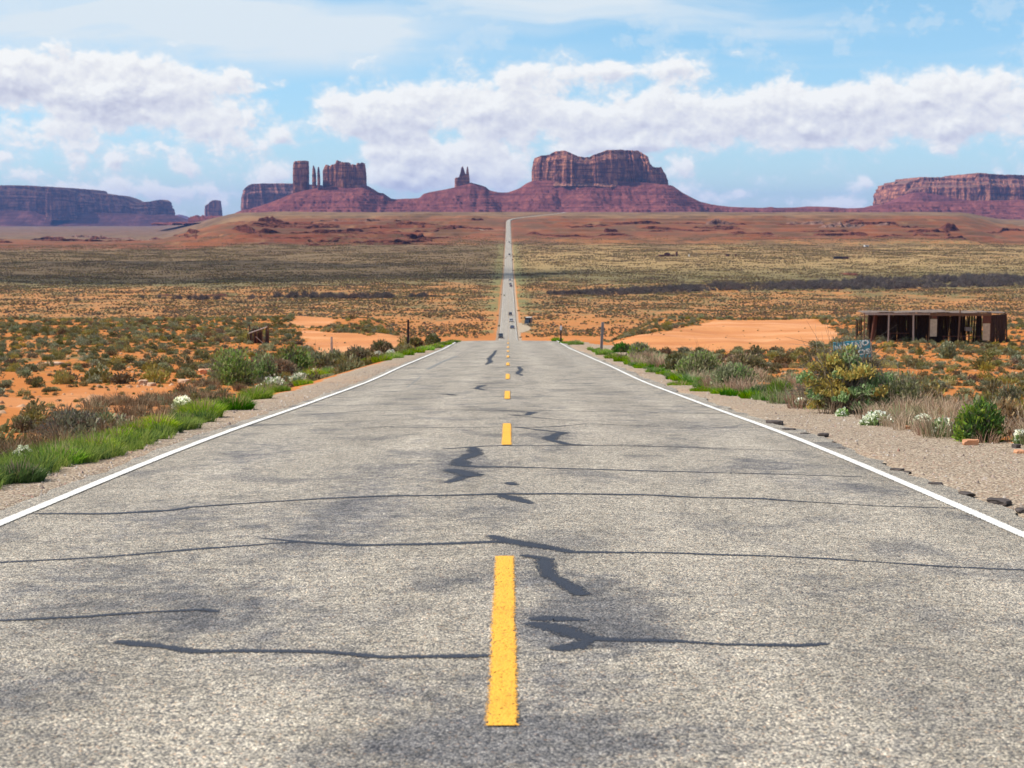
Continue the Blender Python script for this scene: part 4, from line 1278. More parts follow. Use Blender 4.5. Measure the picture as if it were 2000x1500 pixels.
def twigs(n, rx, ry, rz, w, rg, fork=2):
    """branching stems from one root out to the crown"""
    V, F, T = [], [], []
    b = 0
    for i in range(n):
        a = rg.uniform(0, 2 * PI); e = rg.uniform(.25, 1.35)
        tip = np.array([math.cos(a) * math.cos(e) * rx, math.sin(a) * math.cos(e) * ry, math.sin(e) * rz]) * rg.uniform(.75, 1.05)
        mid = tip * .5 + rg.normal(0, .06, 3) * np.array([rx, ry, rz])
        segs = [(np.zeros(3) - [0, 0, .03], mid, w, w * .65), (mid, tip, w * .65, w * .2)]
        for f in range(fork):
            t2 = tip + rg.normal(0, .22, 3) * np.array([rx, ry, rz])
            m2 = mid * (1 - .4 * f) + tip * .4 * f
            segs.append((m2, t2, w * .45, w * .12))
        for p, q, w0, w1 in segs:
            d = q - p; l = np.linalg.norm(d) + 1e-9; d /= l
            s = np.cross(d, [0.3, .2, .9]); s /= np.linalg.norm(s) + 1e-9
            s2 = np.cross(d, s)
            for sv in (s, s2):
                V += [p - sv * w0, p + sv * w0, q + sv * w1, q - sv * w1]
                F.append([b, b + 1, b + 2, b + 3]); b += 4
                T += [rg.uniform(0, 1)] * 4
    return np.array(V), np.array(F), np.array(T)

def fol_mesh(name, parts_, mats):
    V, F, T, M = [], [], [], []
    b = 0
    for (v, f, t), mi in parts_:
        V.append(v); F.append(f + b); T.append(t); M.append(np.full(len(f), mi)); b += len(v)
    return npmesh(name, np.concatenate(V), np.concatenate(F), mats, mat_idx=np.concatenate(M), attrs={'tint': ('FLOAT', 'POINT', np.concatenate(T))})

def scrub_mesh(seed, n, size, kind, rz=.55, tw=8, lobes=4):
    rg = np.random.default_rng(seed)
    lf = leaves(n, .5, .5, rz * .8, size, rg, lobes=lobes, shell=.35)
    tws = twigs(tw, .45, .45, rz * .8, .008, rg, 1)
    return fol_mesh('desert_shrub', [(lf, 0), (tws, 1)], [LM[kind], LM['grey']])

# --- mid distance scrub: 1 m across, scaled when placed
S_KIND = [('olive', 'dark olive'), ('sage', 'grey-green'), ('yellow', 'yellowish'), ('olive', 'dark olive'), ('brown', 'brown'), ('sage', 'grey-green'), ('olive', 'dark olive')]
S_MESH = [scrub_mesh(100 + i, 420, .045, k[0], rz=[.62, .7, .6, .5, .55, .55, .8][i], lobes=3 + i % 3) for i, k in enumerate(S_KIND)]
L_MESH = [scrub_mesh(200 + i, 60, .12, k[0], rz=.6, tw=3) for i, k in enumerate(S_KIND)]

def scatter_near():
    pts = []
    rg = np.random.default_rng(5)
    N = 26000
    y = np.sqrt(rg.uniform(24 ** 2, 300 ** 2, N))
    x = rg.uniform(-.36, .36, N) * y
    keep = np.abs(x) > np.where(x < 0, 6.6, 8.5) + smooth(80, 250, y) * 4
    keep &= ~bare(x, y)
    n1 = fbm(x / 16, y / 22, 3, 201); n2 = fbm(x / 4, y / 5, 2, 202)
    dens = .56 + .75 * n1 + .5 * n2
    keep &= rg.uniform(0, 1, N) < np.clip(dens, .02, 1)
    x, y = x[keep], y[keep]
    s = rg.lognormal(-.30, .36, len(x)).clip(.3, 1.7) * (.85 + .3 * vn2(x / 9, y / 12, 204))
    # thin out overlaps
    order = np.argsort(-s)
    cell = {}
    out = []
    for i in order:
        cx_, cy_ = int(x[i] // 1.5), int(y[i] // 1.5)
        ok = True
        for a in (-1, 0, 1):
            for b in (-1, 0, 1):
                for j in cell.get((cx_ + a, cy_ + b), ()):
                    if (x[i] - x[j]) ** 2 + (y[i] - y[j]) ** 2 < (.40 * (s[i] + s[j])) ** 2:
                        ok = False; break
                if not ok: break
            if not ok: break
        if ok:
            cell.setdefault((cx_, cy_), []).append(i); out.append(i)
    out = np.array(out)
    return x[out], y[out], s[out]

sx, sy, ss_ = scatter_near()
sz_ = land(sx, sy)
pxs, pys = project(sx, sy, sz_ + .3)
vis = (pxs > -10) & (pxs < 2010)
app = np.where(vis, ss_ / sy, 0)
order = np.argsort(-app)
NI = 280
ind, rest = order[:NI], order[NI:]
rgk = np.random.default_rng(77)
kindsel = lambda x, y: (rgk.integers(0, len(S_KIND), np.shape(x)) + 0)
ki = kindsel(sx, sy)
SHED_C = hit(1830, 662, 100, 300, False)
PROTO = {}
for i in ind:
    k = int(ki[i])
    o = bpy.data.objects.new('desert_shrub', S_MESH[k])
    COL.objects.link(o)
    s = float(ss_[i])
    o.location = (float(sx[i]), float(sy[i]), float(sz_[i]) - .02)
    o.rotation_euler = (0, 0, float(rgk.uniform(0, 6.28)))
    o.scale = (s, s * float(rgk.uniform(.8, 1.2)), s * float(rgk.uniform(.75, 1.15)))
    PROTO.setdefault(k, o)
    side = 'left of the road' if sx[i] < 0 else 'right of the road'
    dist = 'in the low hollow past the verge' if sy[i] < 75 else ('on the rising orange sand' if sy[i] < 120 else 'near the bare clearing')
    kk = S_KIND[k][1]
    tag(o, f'small {kk} desert shrub {dist}, {side}', 'shrub', f'{kk} shrubs {dist} {side}')
for k in range(len(S_KIND)):
    if k not in PROTO:
        j = order[0]; PROTO[k] = [o for o in COL.objects if o.name.startswith('desert_shrub')][0]

# low-detail sources for the far cover live inside the cover object as generated instances
def instancer(name, pts, scl, rot, idx, sources, label):
    me = bpy.data.meshes.new(name)
    me.vertices.add(len(pts)); me.vertices.foreach_set('co', np.asarray(pts, np.float32).ravel())
    for nm, typ, arr in (('scl', 'FLOAT_VECTOR', scl), ('rot', 'FLOAT', rot), ('idx', 'INT', idx)):
        a = me.attributes.new(nm, typ, 'POINT')
        a.data.foreach_set('vector' if typ == 'FLOAT_VECTOR' else 'value', np.asarray(arr, np.int32 if typ == 'INT' else np.float32).ravel())
    o = meshobj(name, me)
    ng = bpy.data.node_groups.new(name + '_nodes', 'GeometryNodeTree')
    ng.interface.new_socket('Geometry', in_out='INPUT', socket_type='NodeSocketGeometry')
    ng.interface.new_socket('Geometry', in_out='OUTPUT', socket_type='NodeSocketGeometry')
    N = ng.nodes; Lk = ng.links
    gi = N.new('NodeGroupInput'); go = N.new('NodeGroupOutput')
    jn = N.new('GeometryNodeJoinGeometry')
    for src in reversed(sources):
        oi = N.new('GeometryNodeObjectInfo'); oi.transform_space = 'ORIGINAL'
        oi.inputs['Object'].default_value = src; oi.inputs['As Instance'].default_value = True
        Lk.new(oi.outputs['Geometry'], jn.inputs[0])
    ip = N.new('GeometryNodeInstanceOnPoints')
    ip.inputs['Pick Instance'].default_value = True
    def attr(nm, typ):
        a = N.new('GeometryNodeInputNamedAttribute'); a.data_type = typ; a.inputs['Name'].default_value = nm
        return [s for s in a.outputs if s.enabled and s.name == 'Attribute'][0]
    Lk.new(gi.outputs[0], ip.inputs['Points']); Lk.new(jn.outputs[0], ip.inputs['Instance'])
    Lk.new(attr('idx', 'INT'), ip.inputs['Instance Index'])
    cx = N.new('ShaderNodeCombineXYZ'); Lk.new(attr('rot', 'FLOAT'), cx.inputs[2])
    Lk.new(cx.outputs[0], ip.inputs['Rotation'])
    Lk.new(attr('scl', 'FLOAT_VECTOR'), ip.inputs['Scale'])
    Lk.new(ip.outputs[0], go.inputs[0])
    md = o.modifiers.new('cover', 'NODES'); md.node_group = ng
    tag(o, label, kind='stuff')
    return o

def scl3(s, rg, lo=.75, hi=1.15):
    return np.stack([s, s * rg.uniform(.8, 1.2, len(s)), s * rg.uniform(lo, hi, len(s))], -1)

instancer('desert_scrub', np.stack([sx[rest], sy[rest], sz_[rest] - .02], -1), scl3(ss_[rest], rgk), rgk.uniform(0, 6.28, len(rest)), ki[rest],
          [PROTO[k] for k in range(len(S_KIND))], 'scattered low sagebrush and saltbush over the near orange sand')

def tiny_scatter():
    rg = np.random.default_rng(55)
    N = 16000
    y = np.sqrt(rg.uniform(22 ** 2, 230 ** 2, N)); x = rg.uniform(-.34, .34, N) * y
    b_ = np.zeros(N, bool)
    for w in (CLEAR_W[0], CLEAR_W[1]):
        b_ |= in_poly(x, y, w)
    keep = (np.abs(x) > np.where(x < 0, 6.4, 8.2) + smooth(80, 250, y) * 4) & (~b_ | (rg.uniform(0, 1, N) < .03))
    keep &= rg.uniform(0, 1, N) < np.clip(.55 + .8 * fbm(x / 7, y / 9, 3, 216), .05, 1)
    x, y = x[keep], y[keep]
    s = rg.uniform(.12, .34, len(x))
    return x, y, s, rg
x, y, s, rg = tiny_scatter()
instancer('small_weeds', np.stack([x, y, land(x, y) - .01], -1), scl3(s, rg), rg.uniform(0, 6.28, len(x)), rg.integers(0, len(S_KIND), len(x)), [PROTO[k] for k in range(len(S_KIND))], 'tiny weeds and seedlings speckling the orange sand')

def far_scatter(y0, y1, N, seed, dens_f, smin, smax, z0=0.02, lat=11):
    rg = np.random.default_rng(seed)
    y = np.sqrt(rg.uniform(y0 ** 2, y1 ** 2, N)); x = rg.uniform(-.33, .34, N) * y
    keep = (np.abs(x - road_cx(y)) > lat) & (rg.uniform(0, 1, N) < dens_f(x, y))
    x, y = x[keep], y[keep]
    s = rg.uniform(smin, smax, len(x))
    z = land(x, y)
    # keep only what can be seen over the near crest
    px, py = project(x, y, z + s)
    k2 = py < 652
    return x[k2], y[k2], z[k2] - z0, s[k2], rg

# far scrub patch: a dozen low bushes in one source clump, drawn from the same plants
def patch_mesh(seed, kind, n=9, ext=5.0, leaf=.16, per=26):
    rg = np.random.default_rng(seed)
    ps = []
    for i in range(n):
        s = rg.uniform(.5, 1.25)
        v, f, t = leaves(per, .5 * s, .5 * s, .42 * s, leaf * s, rg, lobes=3, shell=.3, aspect=1.5)
        v = v + np.array([rg.uniform(-ext, ext), rg.uniform(-ext, ext), 0])
        ps.append(((v, f, t), 0))
    return fol_mesh('scrub_patch', ps, [LM[kind]])

dens = lambda x, y: np.clip(.72 + 1.0 * fbm(x / 40, y / 60, 3, 211) + .35 * fbm(x / 12, y / 20, 2, 212), .03, 1) * np.where(y > 1500, .75, 1) * (1 - .8 * smooth(1950, 2600, y + 150 * fbm(x / 200, y / 200, 3, 214)))
x, y, z, s, rg = far_scatter(600, 2750, 70000, 31, dens, .7, 1.5)
PM = []
for i, kd in enumerate(['brown', 'olive', 'tan', 'tan', 'brown']):
    me = patch_mesh(300 + i, kd)
    # each source is itself one seen patch on the valley floor
    xx, yy = [(-95, 905), (70, 990), (160, 930), (-180, 1010), (60, 1250)][i]
    o = meshobj('scrub_patch', me, None, (xx, yy, gz(xx, yy)))
    tag(o, ['brown patch of scrub on the valley floor left of the road', 'dark olive patch of scrub on the valley floor right of the road', 'tan patch of scrub out on the right valley floor', 'tan patch of scrub out on the left valley floor', 'brown patch of scrub beyond the dark thicket'][i], kind='stuff')
    PM.append(o)
instancer('valley_scrub', np.stack([x, y, z], -1), scl3(s, rg), rg.uniform(0, 6.28, len(x)), rg.integers(0, 5, len(x)), PM, 'low scrub covering the valley floor far beyond the crest')

# --- dark bare thickets along the wash
def thicket_src(seed):
    rg = np.random.default_rng(seed)
    a = twigs(34, 1.7, 1.7, 2.3, .035, rg, 4)
    b_ = leaves(110, 1.7, 1.7, 1.9, .26, rg, lobes=5, shell=.3, aspect=3.5)
    return fol_mesh('thicket_bush', [(a, 0), (b_, 0)], [LM['thicket']])
TH = []
for i, (px, py) in enumerate([(150, 588), (278, 582), (705, 583), (820, 580)]):
    p = hit(px, py, 600, 1600)
    o = meshobj('thicket_bush', thicket_src(400 + i), None, (p.x, p.y, p.z - .1))
    o.scale = (1.5, 1.4, 1.25)
    tag(o, ['leftmost dark bare bush by the wash on the left plain', 'dark bare bush by the low red bank on the left plain', 'dark bare bush at the right end of the left thicket row', 'dark bare bush between the left thicket and the road'][i], 'bush', 'dark bare bushes along the wash')
    TH.append(o)
def band(top, bot, n, seed):
    """points on the land seen between two photograph lines"""
    rg = np.random.default_rng(seed)
    pxs_ = rg.uniform(top[0][0], top[-1][0], n)
    yt = np.interp(pxs_, [p[0] for p in top], [p[1] for p in top]); yb = np.interp(pxs_, [p[0] for p in bot], [p[1] for p in bot])
    pyy = yt + (yb - yt) * rg.uniform(0, 1, n)
    dd = np.linspace(800, 1900, 1200)
    out = []
    zc = {}
    for a, b in zip(pxs_, pyy):
        r = ray_dir(a, b)
        key = int(a // 10)
        if key not in zc:
            rr = ray_dir(key * 10 + 5, 600)
            zc[key] = land(rr.x * dd, dd)
        k = int(np.argmax(CAM_Z + r.z * dd <= zc[key]))
        out.append((r.x * dd[k], dd[k]))
    o = np.array(out)
    return o[:, 0], o[:, 1]
# right-hand thicket: an even belt
x, y = band([(1070, 573), (1200, 567), (1400, 556), (1600, 552), (1720, 545), (1830, 541), (2060, 540)],
            [(1070, 576), (1200, 577), (1400, 568), (1600, 566), (1720, 566), (1830, 563), (2060, 558)], 1500, 61)
rg = np.random.default_rng(8)
s = rg.uniform(.5, 1.0, len(x)) * (1.1 + .8 * smooth(50, 330, x)) * (1 + .4 * vn2(x / 18, x * 0, 3))
instancer('right_thicket', np.stack([x, y, land(x, y) - .1], -1), scl3(s, rg), rg.uniform(0, 6.28, len(x)), rg.integers(0, 4, len(x)), TH, 'long dark belt of bare thicket crossing the plain on the right')
x, y = band([(540, 576), (700, 578), (780, 578)], [(540, 582), (700, 584), (780, 582)], 150, 62)
x2, y2 = band([(305, 580), (360, 583), (480, 584), (540, 578)], [(305, 585), (360, 586), (480, 587), (540, 582)], 30, 63)
x3, y3 = band([(800, 577), (850, 578)], [(800, 581), (850, 581)], 12, 64)
x = np.concatenate([x, x2, x3]); y = np.concatenate([y, y2, y3])
s = rg.uniform(.7, 1.7, len(x))
instancer('left_thicket', np.stack([x, y, land(x, y) - .1], -1), scl3(s, rg), rg.uniform(0, 6.28, len(x)), rg.integers(0, 4, len(x)), TH, 'thin dark line of bare thicket along the wash on the left')

# ---------------------------------------------------------------- roadside plants
def put(name, px, py, wpx, hpx, build, label, cat, group=None, rz=None):
    """stand a plant on the land where the photograph shows its foot, at the size its distance implies"""
    p = hit(px, py, 8, 320)
    k = p.y / F_PX
    o = build(wpx * k, hpx * k, p)
    o.location = (p.x, p.y, p.z)
    tag(o, label, cat, group)
    return o

_cnt = [1000]
def seed():
    _cnt[0] += 1
    return _cnt[0]

def tuft(kind, n=420, w=.006, lean=.75):
    def b(W, H, p):
        rg = np.random.default_rng(seed())
        v, f, t = blades(int(n * 1.3), W * .54, H * .92, max(w, p.y * .00022), lean, rg)
        v2, f2, t2 = blades(n // 6, W * .38, H * 1.15, max(w, p.y * .00022), lean * .7, rg)
        me = fol_mesh('grass_tuft', [((v, f, t), 0), ((v2, f2, t2), 1)], [LM[kind], LM['dry' if kind != 'dry' else 'rust']])
        return meshobj('grass_tuft', me)
    return b

def flowerer(n=360):
    def b(W, H, p):
        rg = np.random.default_rng(seed())
        root = empty('flowering_plant', (0, 0, 0))
        w = max(.005, p.y * .0002)
        v, f, t = blades(n, W * .36, H * .85, w, .8, rg)
        lf = leaves(n // 2, W * .42, W * .42, H * .7, .03 + p.y * .0004, rg, shell=.4)
        meshobj('stems', fol_mesh('stems', [((v, f, t), 0), (lf, 0)], [LM['fresh']]), root)
        fl = leaves(int(n * .75), W * .5, W * .46, H * .85, max(.013, p.y * .00055), rg, aspect=1.1, lobes=7, shell=.8, upright=.2)
        meshobj('blossom', fol_mesh('blossom', [(fl, 0)], [LM['petal']]), root)
        return root
    return b

def bush(kind, kind2=None, n=2600, leaf=.022, tw=60, rzf=.9, share2=.3):
    def b(W, H, p):
        rg = np.random.default_rng(seed())
        root = empty('roadside_bush', (0, 0, 0))
        lf_s = max(leaf, p.y * .0008)
        ps = [(leaves(n, W * .5, W * .45, H * rzf, lf_s, rg, aspect=2.6, lobes=8, shell=.30, upright=.8), 0)]
        if kind2:
            ps.append((leaves(int(n * share2), W * .52, W * .47, H * rzf, lf_s, rg, aspect=2.2, lobes=3, shell=.55, upright=.7), 1))
        meshobj('foliage', fol_mesh('foliage', ps, [LM[kind], LM[kind2 or kind]]), root)
        meshobj('stems', fol_mesh('stems', [(twigs(tw, W * .5, W * .45, H * .95, max(.006, p.y * .00022), rg, 3), 0)], [LM['grey']]), root)
        return root
    return b

GL = 'bright green grass tufts along the left verge'
GR_ = 'bright green grass tufts along the right verge'
left_t = [(35, 940, 90, 52), (112, 905, 90, 48), (187, 885, 72, 46), (232, 868, 62, 46), (265, 852, 50, 40), (308, 845, 60, 50), (357, 824, 50, 24), (395, 815, 72, 50), (462, 800, 62, 34), (500, 780, 55, 34), (522, 770, 48, 30), (551, 765, 26, 18), (612, 742, 44, 30), (638, 735, 36, 24), (592, 752, 34, 18),
          (700, 716, 24, 14), (722, 711, 34, 18), (745, 706, 34, 18), (768, 700, 34, 18), (790, 694, 34, 16), (812, 689, 34, 15), (832, 684, 30, 13), (850, 679, 28, 11), (868, 674, 26, 10), (883, 669, 20, 7)]
for i, (a, b_, w, h) in enumerate(left_t):
    if i < 13:
        lb = ['grass tuft cut by the left frame edge beside a white-flowered plant', 'broad grass tuft just right of the lowest white flowers', 'grass tuft in front of the grey sagebrush mound', 'grass tuft below the right end of the grey sagebrush mound',
              'small grass tuft right of the grey sagebrush mound', 'tall round grass tuft left of the second white flowers', 'low ragged grass between two round tufts', 'big dome of grass below the second white flowers', 'dark flat-topped grass dome with a rusty middle',
              'grass tuft under the sprawling white flowers', 'grass tuft with rusty stalks beside the white flowers', 'tiny grass tuft on the gravel', 'grass tuft at the right foot of the round white flower dome'][i]
        put('grass_tuft', a, b_, w, h, tuft('green' if i not in (0, 8) else 'deep', n=800, w=.0055), 'bright green ' + lb, 'grass', GL)
    else:
        put('grass_tuft', a, b_, w, h, tuft('green', n=300), 'small bright green grass tuft in the far row edging the left shoulder', 'grass', GL)
right_t = [(1088, 667, 18, 12), (1104, 671, 22, 7), (1124, 673, 28, 12), (1178, 693, 26, 18), (1196, 700, 28, 14), (1216, 706, 32, 16), (1238, 712, 34, 18), (1258, 719, 36, 16), (1280, 727, 34, 14), (1297, 731, 28, 10),
           (1330, 752, 50, 12), (1375, 764, 50, 14), (1412, 769, 44, 18)]
for i, (a, b_, w, h) in enumerate(right_t):
    put('grass_tuft', a, b_, w, h, tuft('green', n=380), 'small bright green grass tuft in the row edging the right shoulder', 'grass', GR_)
put('grass_tuft', 1492, 777, 44, 38, tuft('deep', n=900, w=.006, lean=.35), 'dark half of the tall upright green clump right of the sagebrush', 'grass')
put('grass_tuft', 1524, 779, 40, 50, tuft('green', n=900, w=.006, lean=.35), 'light yellow-green half of the tall upright clump near the big bush', 'grass')

FG = 'white-flowered plants along the verges'
for a, b_, w, h, lb in [(46, 905, 46, 36, 'lowest white-flowered plant on the left verge'), (357, 802, 44, 34, 'white-flowered plant behind the round green dome'),
                    (535, 760, 52, 30, 'sprawling white-flowered plant left of the round dome'), (508, 768, 30, 18, 'pale flowering plant at the foot of the sprawling one'), (581, 750, 40, 25, 'round dome of white flowers on the left verge'),
                    (617, 735, 36, 16, 'low white flowers on top of a green tuft'), (739, 697, 22, 12, 'small far white-flowered plant left of the dark post'), (763, 693, 18, 10, 'smallest far white-flowered plant next to the dark post'),
                    (1562, 796, 34, 22, 'white-flowered plant at the left foot of the big bush'), (1645, 813, 26, 18, 'small white-flowered plant under the big bush'), (1712, 830, 72, 32, 'wide white-and-green flowering clump right of the big bush'),
                    (1800, 838, 46, 34, 'flowering clump with few white heads'), (1843, 852, 56, 42, 'fullest white-flowered plant on the right verge'), (1994, 868, 30, 36, 'white-flowered plant cut by the right frame edge')]:
    put('flowering_plant', a, b_, w, h, flowerer(520 if w > 30 else 260), lb, 'flower', FG)

for a, b_, w, h, kd, k2, lb in [
        (140, 862, 155, 66, 'sage', 'grey', 'wide grey sagebrush mound on the left verge'), (42, 845, 50, 34, 'olive', 'brown', 'dark olive bush left of the sagebrush mound'),
        (60, 885, 70, 40, 'brown', 'dry', 'brown straggly bush behind the lowest white flowers'), (240, 835, 52, 26, 'grey', 'dry', 'grey twiggy bush right of the sagebrush mound'),
        (455, 752, 108, 76, 'fresh', 'sage', 'tall pale green bush on the left verge'), (515, 748, 70, 66, 'fresh', 'sage', 'pale green bush second in the row'),
        (572, 732, 90, 60, 'fresh', 'olive', 'pale green bush third in the row'), (622, 722, 60, 42, 'sage', 'olive', 'grey-green bush fourth in the row'), (655, 718, 60, 38, 'olive', 'sage', 'olive bush below the wire fence post'),
        (698, 703, 56, 28, 'brown', 'olive', 'brown bush right of the wire fence post'), (745, 690, 50, 26, 'olive', 'dry', 'dry olive bush left of the dark post'), (540, 735, 90, 34, 'rust', 'brown', 'rusty dead bush in front of the pale green row'),
        (810, 680, 40, 22, 'olive', 'dry', 'low olive bush right of the dark post'), (845, 672, 30, 22, 'olive', 'sage', 'small bush near the crest on the left'),
        (1215, 688, 40, 18, 'deep', 'olive', 'low dark green bush behind the right post'), (1250, 694, 46, 26, 'sage', 'green', 'grey-green bush at the edge of the clearing'), (1270, 700, 40, 20, 'sage', 'olive', 'small sage bush by the right grass row'),
        (1365, 738, 112, 56, 'sage', 'fresh', 'wide sagebrush on the right verge'), (1435, 762, 100, 56, 'sage', 'fresh', 'pale sagebrush in front on the right verge'), (1455, 728, 90, 40, 'olive', 'dry', 'olive and straw bush behind the right sagebrush'),
        (1325, 722, 60, 34, 'olive', 'sage', 'olive bush left of the wide right sagebrush'), (1765, 806, 92, 86, 'sage', 'deep', 'dark sage bush leaning on the big golden bush'), (1815, 800, 80, 52, 'olive', 'gold', 'olive bush right of the big golden bush'),
        (1915, 862, 100, 84, 'deep', 'green', 'dense deep green bush at the gravel edge'), (1968, 796, 76, 50, 'sage', 'olive', 'grey bush near the right frame edge'), (1690, 800, 80, 44, 'dry', 'sage', 'straw-coloured bush under the big golden bush'),
        (1872, 812, 70, 46, 'dry', 'olive', 'straw-coloured bush behind the deep green bush'), (1965, 850, 70, 76, 'dry', 'brown', 'tall dry bush right of the deep green bush'), (1850, 700, 40, 34, 'sage', 'olive', 'grey-green bush on the sand below the stall')]:
    big = w > 80
    put('roadside_bush', a, b_, w, h, bush(kd, k2, n=3600 if big else 1500, tw=90 if big else 40), lb, 'bush')

# the big golden bush with an open crown in which the sign is tangled
def big_bush():
    p = hit(1648, 806, 8, 100)
    k = p.y / F_PX
    rg = np.random.default_rng(91)
    root = empty('big_bush', p)
    W, H = 205 * k, 145 * k
    V, F, T = twigs(130, W * .55, W * .45, H * .98, .010, rg, 4)
    meshobj('stems', fol_mesh('stems', [((V, F, T), 0)], [LM['grey']]), root)
    ps = []
    # sprays of leaves set at the ends of limbs
    for i in range(70):
        a = rg.uniform(0, 2 * PI); e = rg.uniform(.12, 1.45)
        c = np.array([math.cos(a) * math.cos(e) * W * .50, math.sin(a) * math.cos(e) * W * .42, math.sin(e) * H * .86]) * rg.uniform(.55, 1.0)
        s = rg.uniform(.09, .20) * W
        v, f, t = leaves(150, s * .75, s * .75, s * .7, .026, rg, aspect=2.4, lobes=3, shell=.1, upright=.7)
        if c[0] > W * .10 and c[2] > H * .55:
            c = c * np.array([1.0, 1.0, .60]) + np.array([.10 * W, 0, 0])
        left = c[0] < W * .12
        mi = 0 if rg.uniform() < (.66 if left else .25) else 1
        ps.append(((v + c, f, t), mi))
    meshobj('foliage', fol_mesh('foliage', ps, [LM['gold'], LM['fresh']]), root)
    tag(root, 'big open bush with golden and green leaves in front of the blue sign', 'bush')
    return p
BB = big_bush()

# dry grass along both verges, too many blades to count
def verge_grass(name, line, n, seed_, kinds, label, depth=(0.2, 3.0), size=(.25, .5)):
    rg = np.random.default_rng(seed_)
    P3 = [hit(a, b_, 8, 320) for a, b_ in line]
    ps = []
    for i in range(n):
        t = rg.uniform(0, len(P3) - 1.001)
        j = int(t); f_ = t - j
        q = P3[j].lerp(P3[j + 1], f_)
        off = rg.uniform(*depth) * (1 if q.x > 0 else -1)
        x_, y_ = q.x + off, q.y + rg.uniform(-.5, .5)
        z_ = gz(x_, y_)
        s_ = rg.uniform(*size)
        v, f, t_ = blades(70, .16 * s_ / .35, s_, max(.004, y_ * .00022), .8, rg)
        ps.append(((v + np.array([x_, y_, z_]), f, t_), int(rg.integers(0, len(kinds)))))
    me = fol_mesh(name, ps, [LM[k] for k in kinds])
    tag(meshobj(name, me), label, kind='stuff')
verge_grass('left_verge_grass', [(-60, 935), (60, 900), (200, 855), (330, 815), (450, 775), (560, 745), (680, 712), (800, 680)], 420, 71, ['dry', 'rust', 'brown', 'sage'], 'dry straw and rusty stalks along the left verge', (.1, 2.6))
verge_grass('verge_green', [(-60, 952), (60, 915), (200, 885), (330, 838), (450, 793), (560, 758), (680, 722), (800, 690), (890, 668)], 620, 73, ['green', 'green', 'green', 'deep'], 'fresh green grass running between the tufts on the left verge', (-.28, .4), (.12, .3))
verge_grass('verge_green', [(1150, 683), (1230, 712), (1300, 735), (1400, 768), (1500, 785)], 150, 74, ['green', 'fresh', 'deep'], 'fresh green grass between the tufts on the right verge', (-.1, .5), (.12, .28))
verge_grass('right_verge_grass', [(1200, 700), (1300, 735), (1400, 765), (1500, 785), (1600, 808), (1700, 830), (1800, 850), (1950, 868), (2080, 890)], 520, 72, ['dry', 'dry', 'rust', 'olive', 'fresh'], 'dry straw and mixed weeds along the right verge', (.05, 3.6), (.22, .55))
# ---------------------------------------------------------------- timber and posts
wood_d = plain('dark_weathered_timber', (.055, .034, .028), .9, .45, 2.5, stretch=(6, 6, 1))
wood_r = plain('reddish_weathered_timber', (.13, .055, .038), .9, .35, 2.5, stretch=(6, 6, 1))
wood_g = plain('grey_weathered_timber', (.42, .36, .33), .9, .25, 3, stretch=(6, 6, 1))
wood_b = plain('brown_weathered_timber', (.17, .10, .065), .9, .3, 3, stretch=(6, 6, 1))
wood_roof = plain('sun_greyed_roof_boards', (.16, .12, .10), .95, .4, 2)
tin = plain('pale_corrugated_tin', (.52, .46, .36), .6, .2, 4, metal=0.0)
steel_d = plain('dark_steel', (.045, .035, .045), .6, .3, 5)

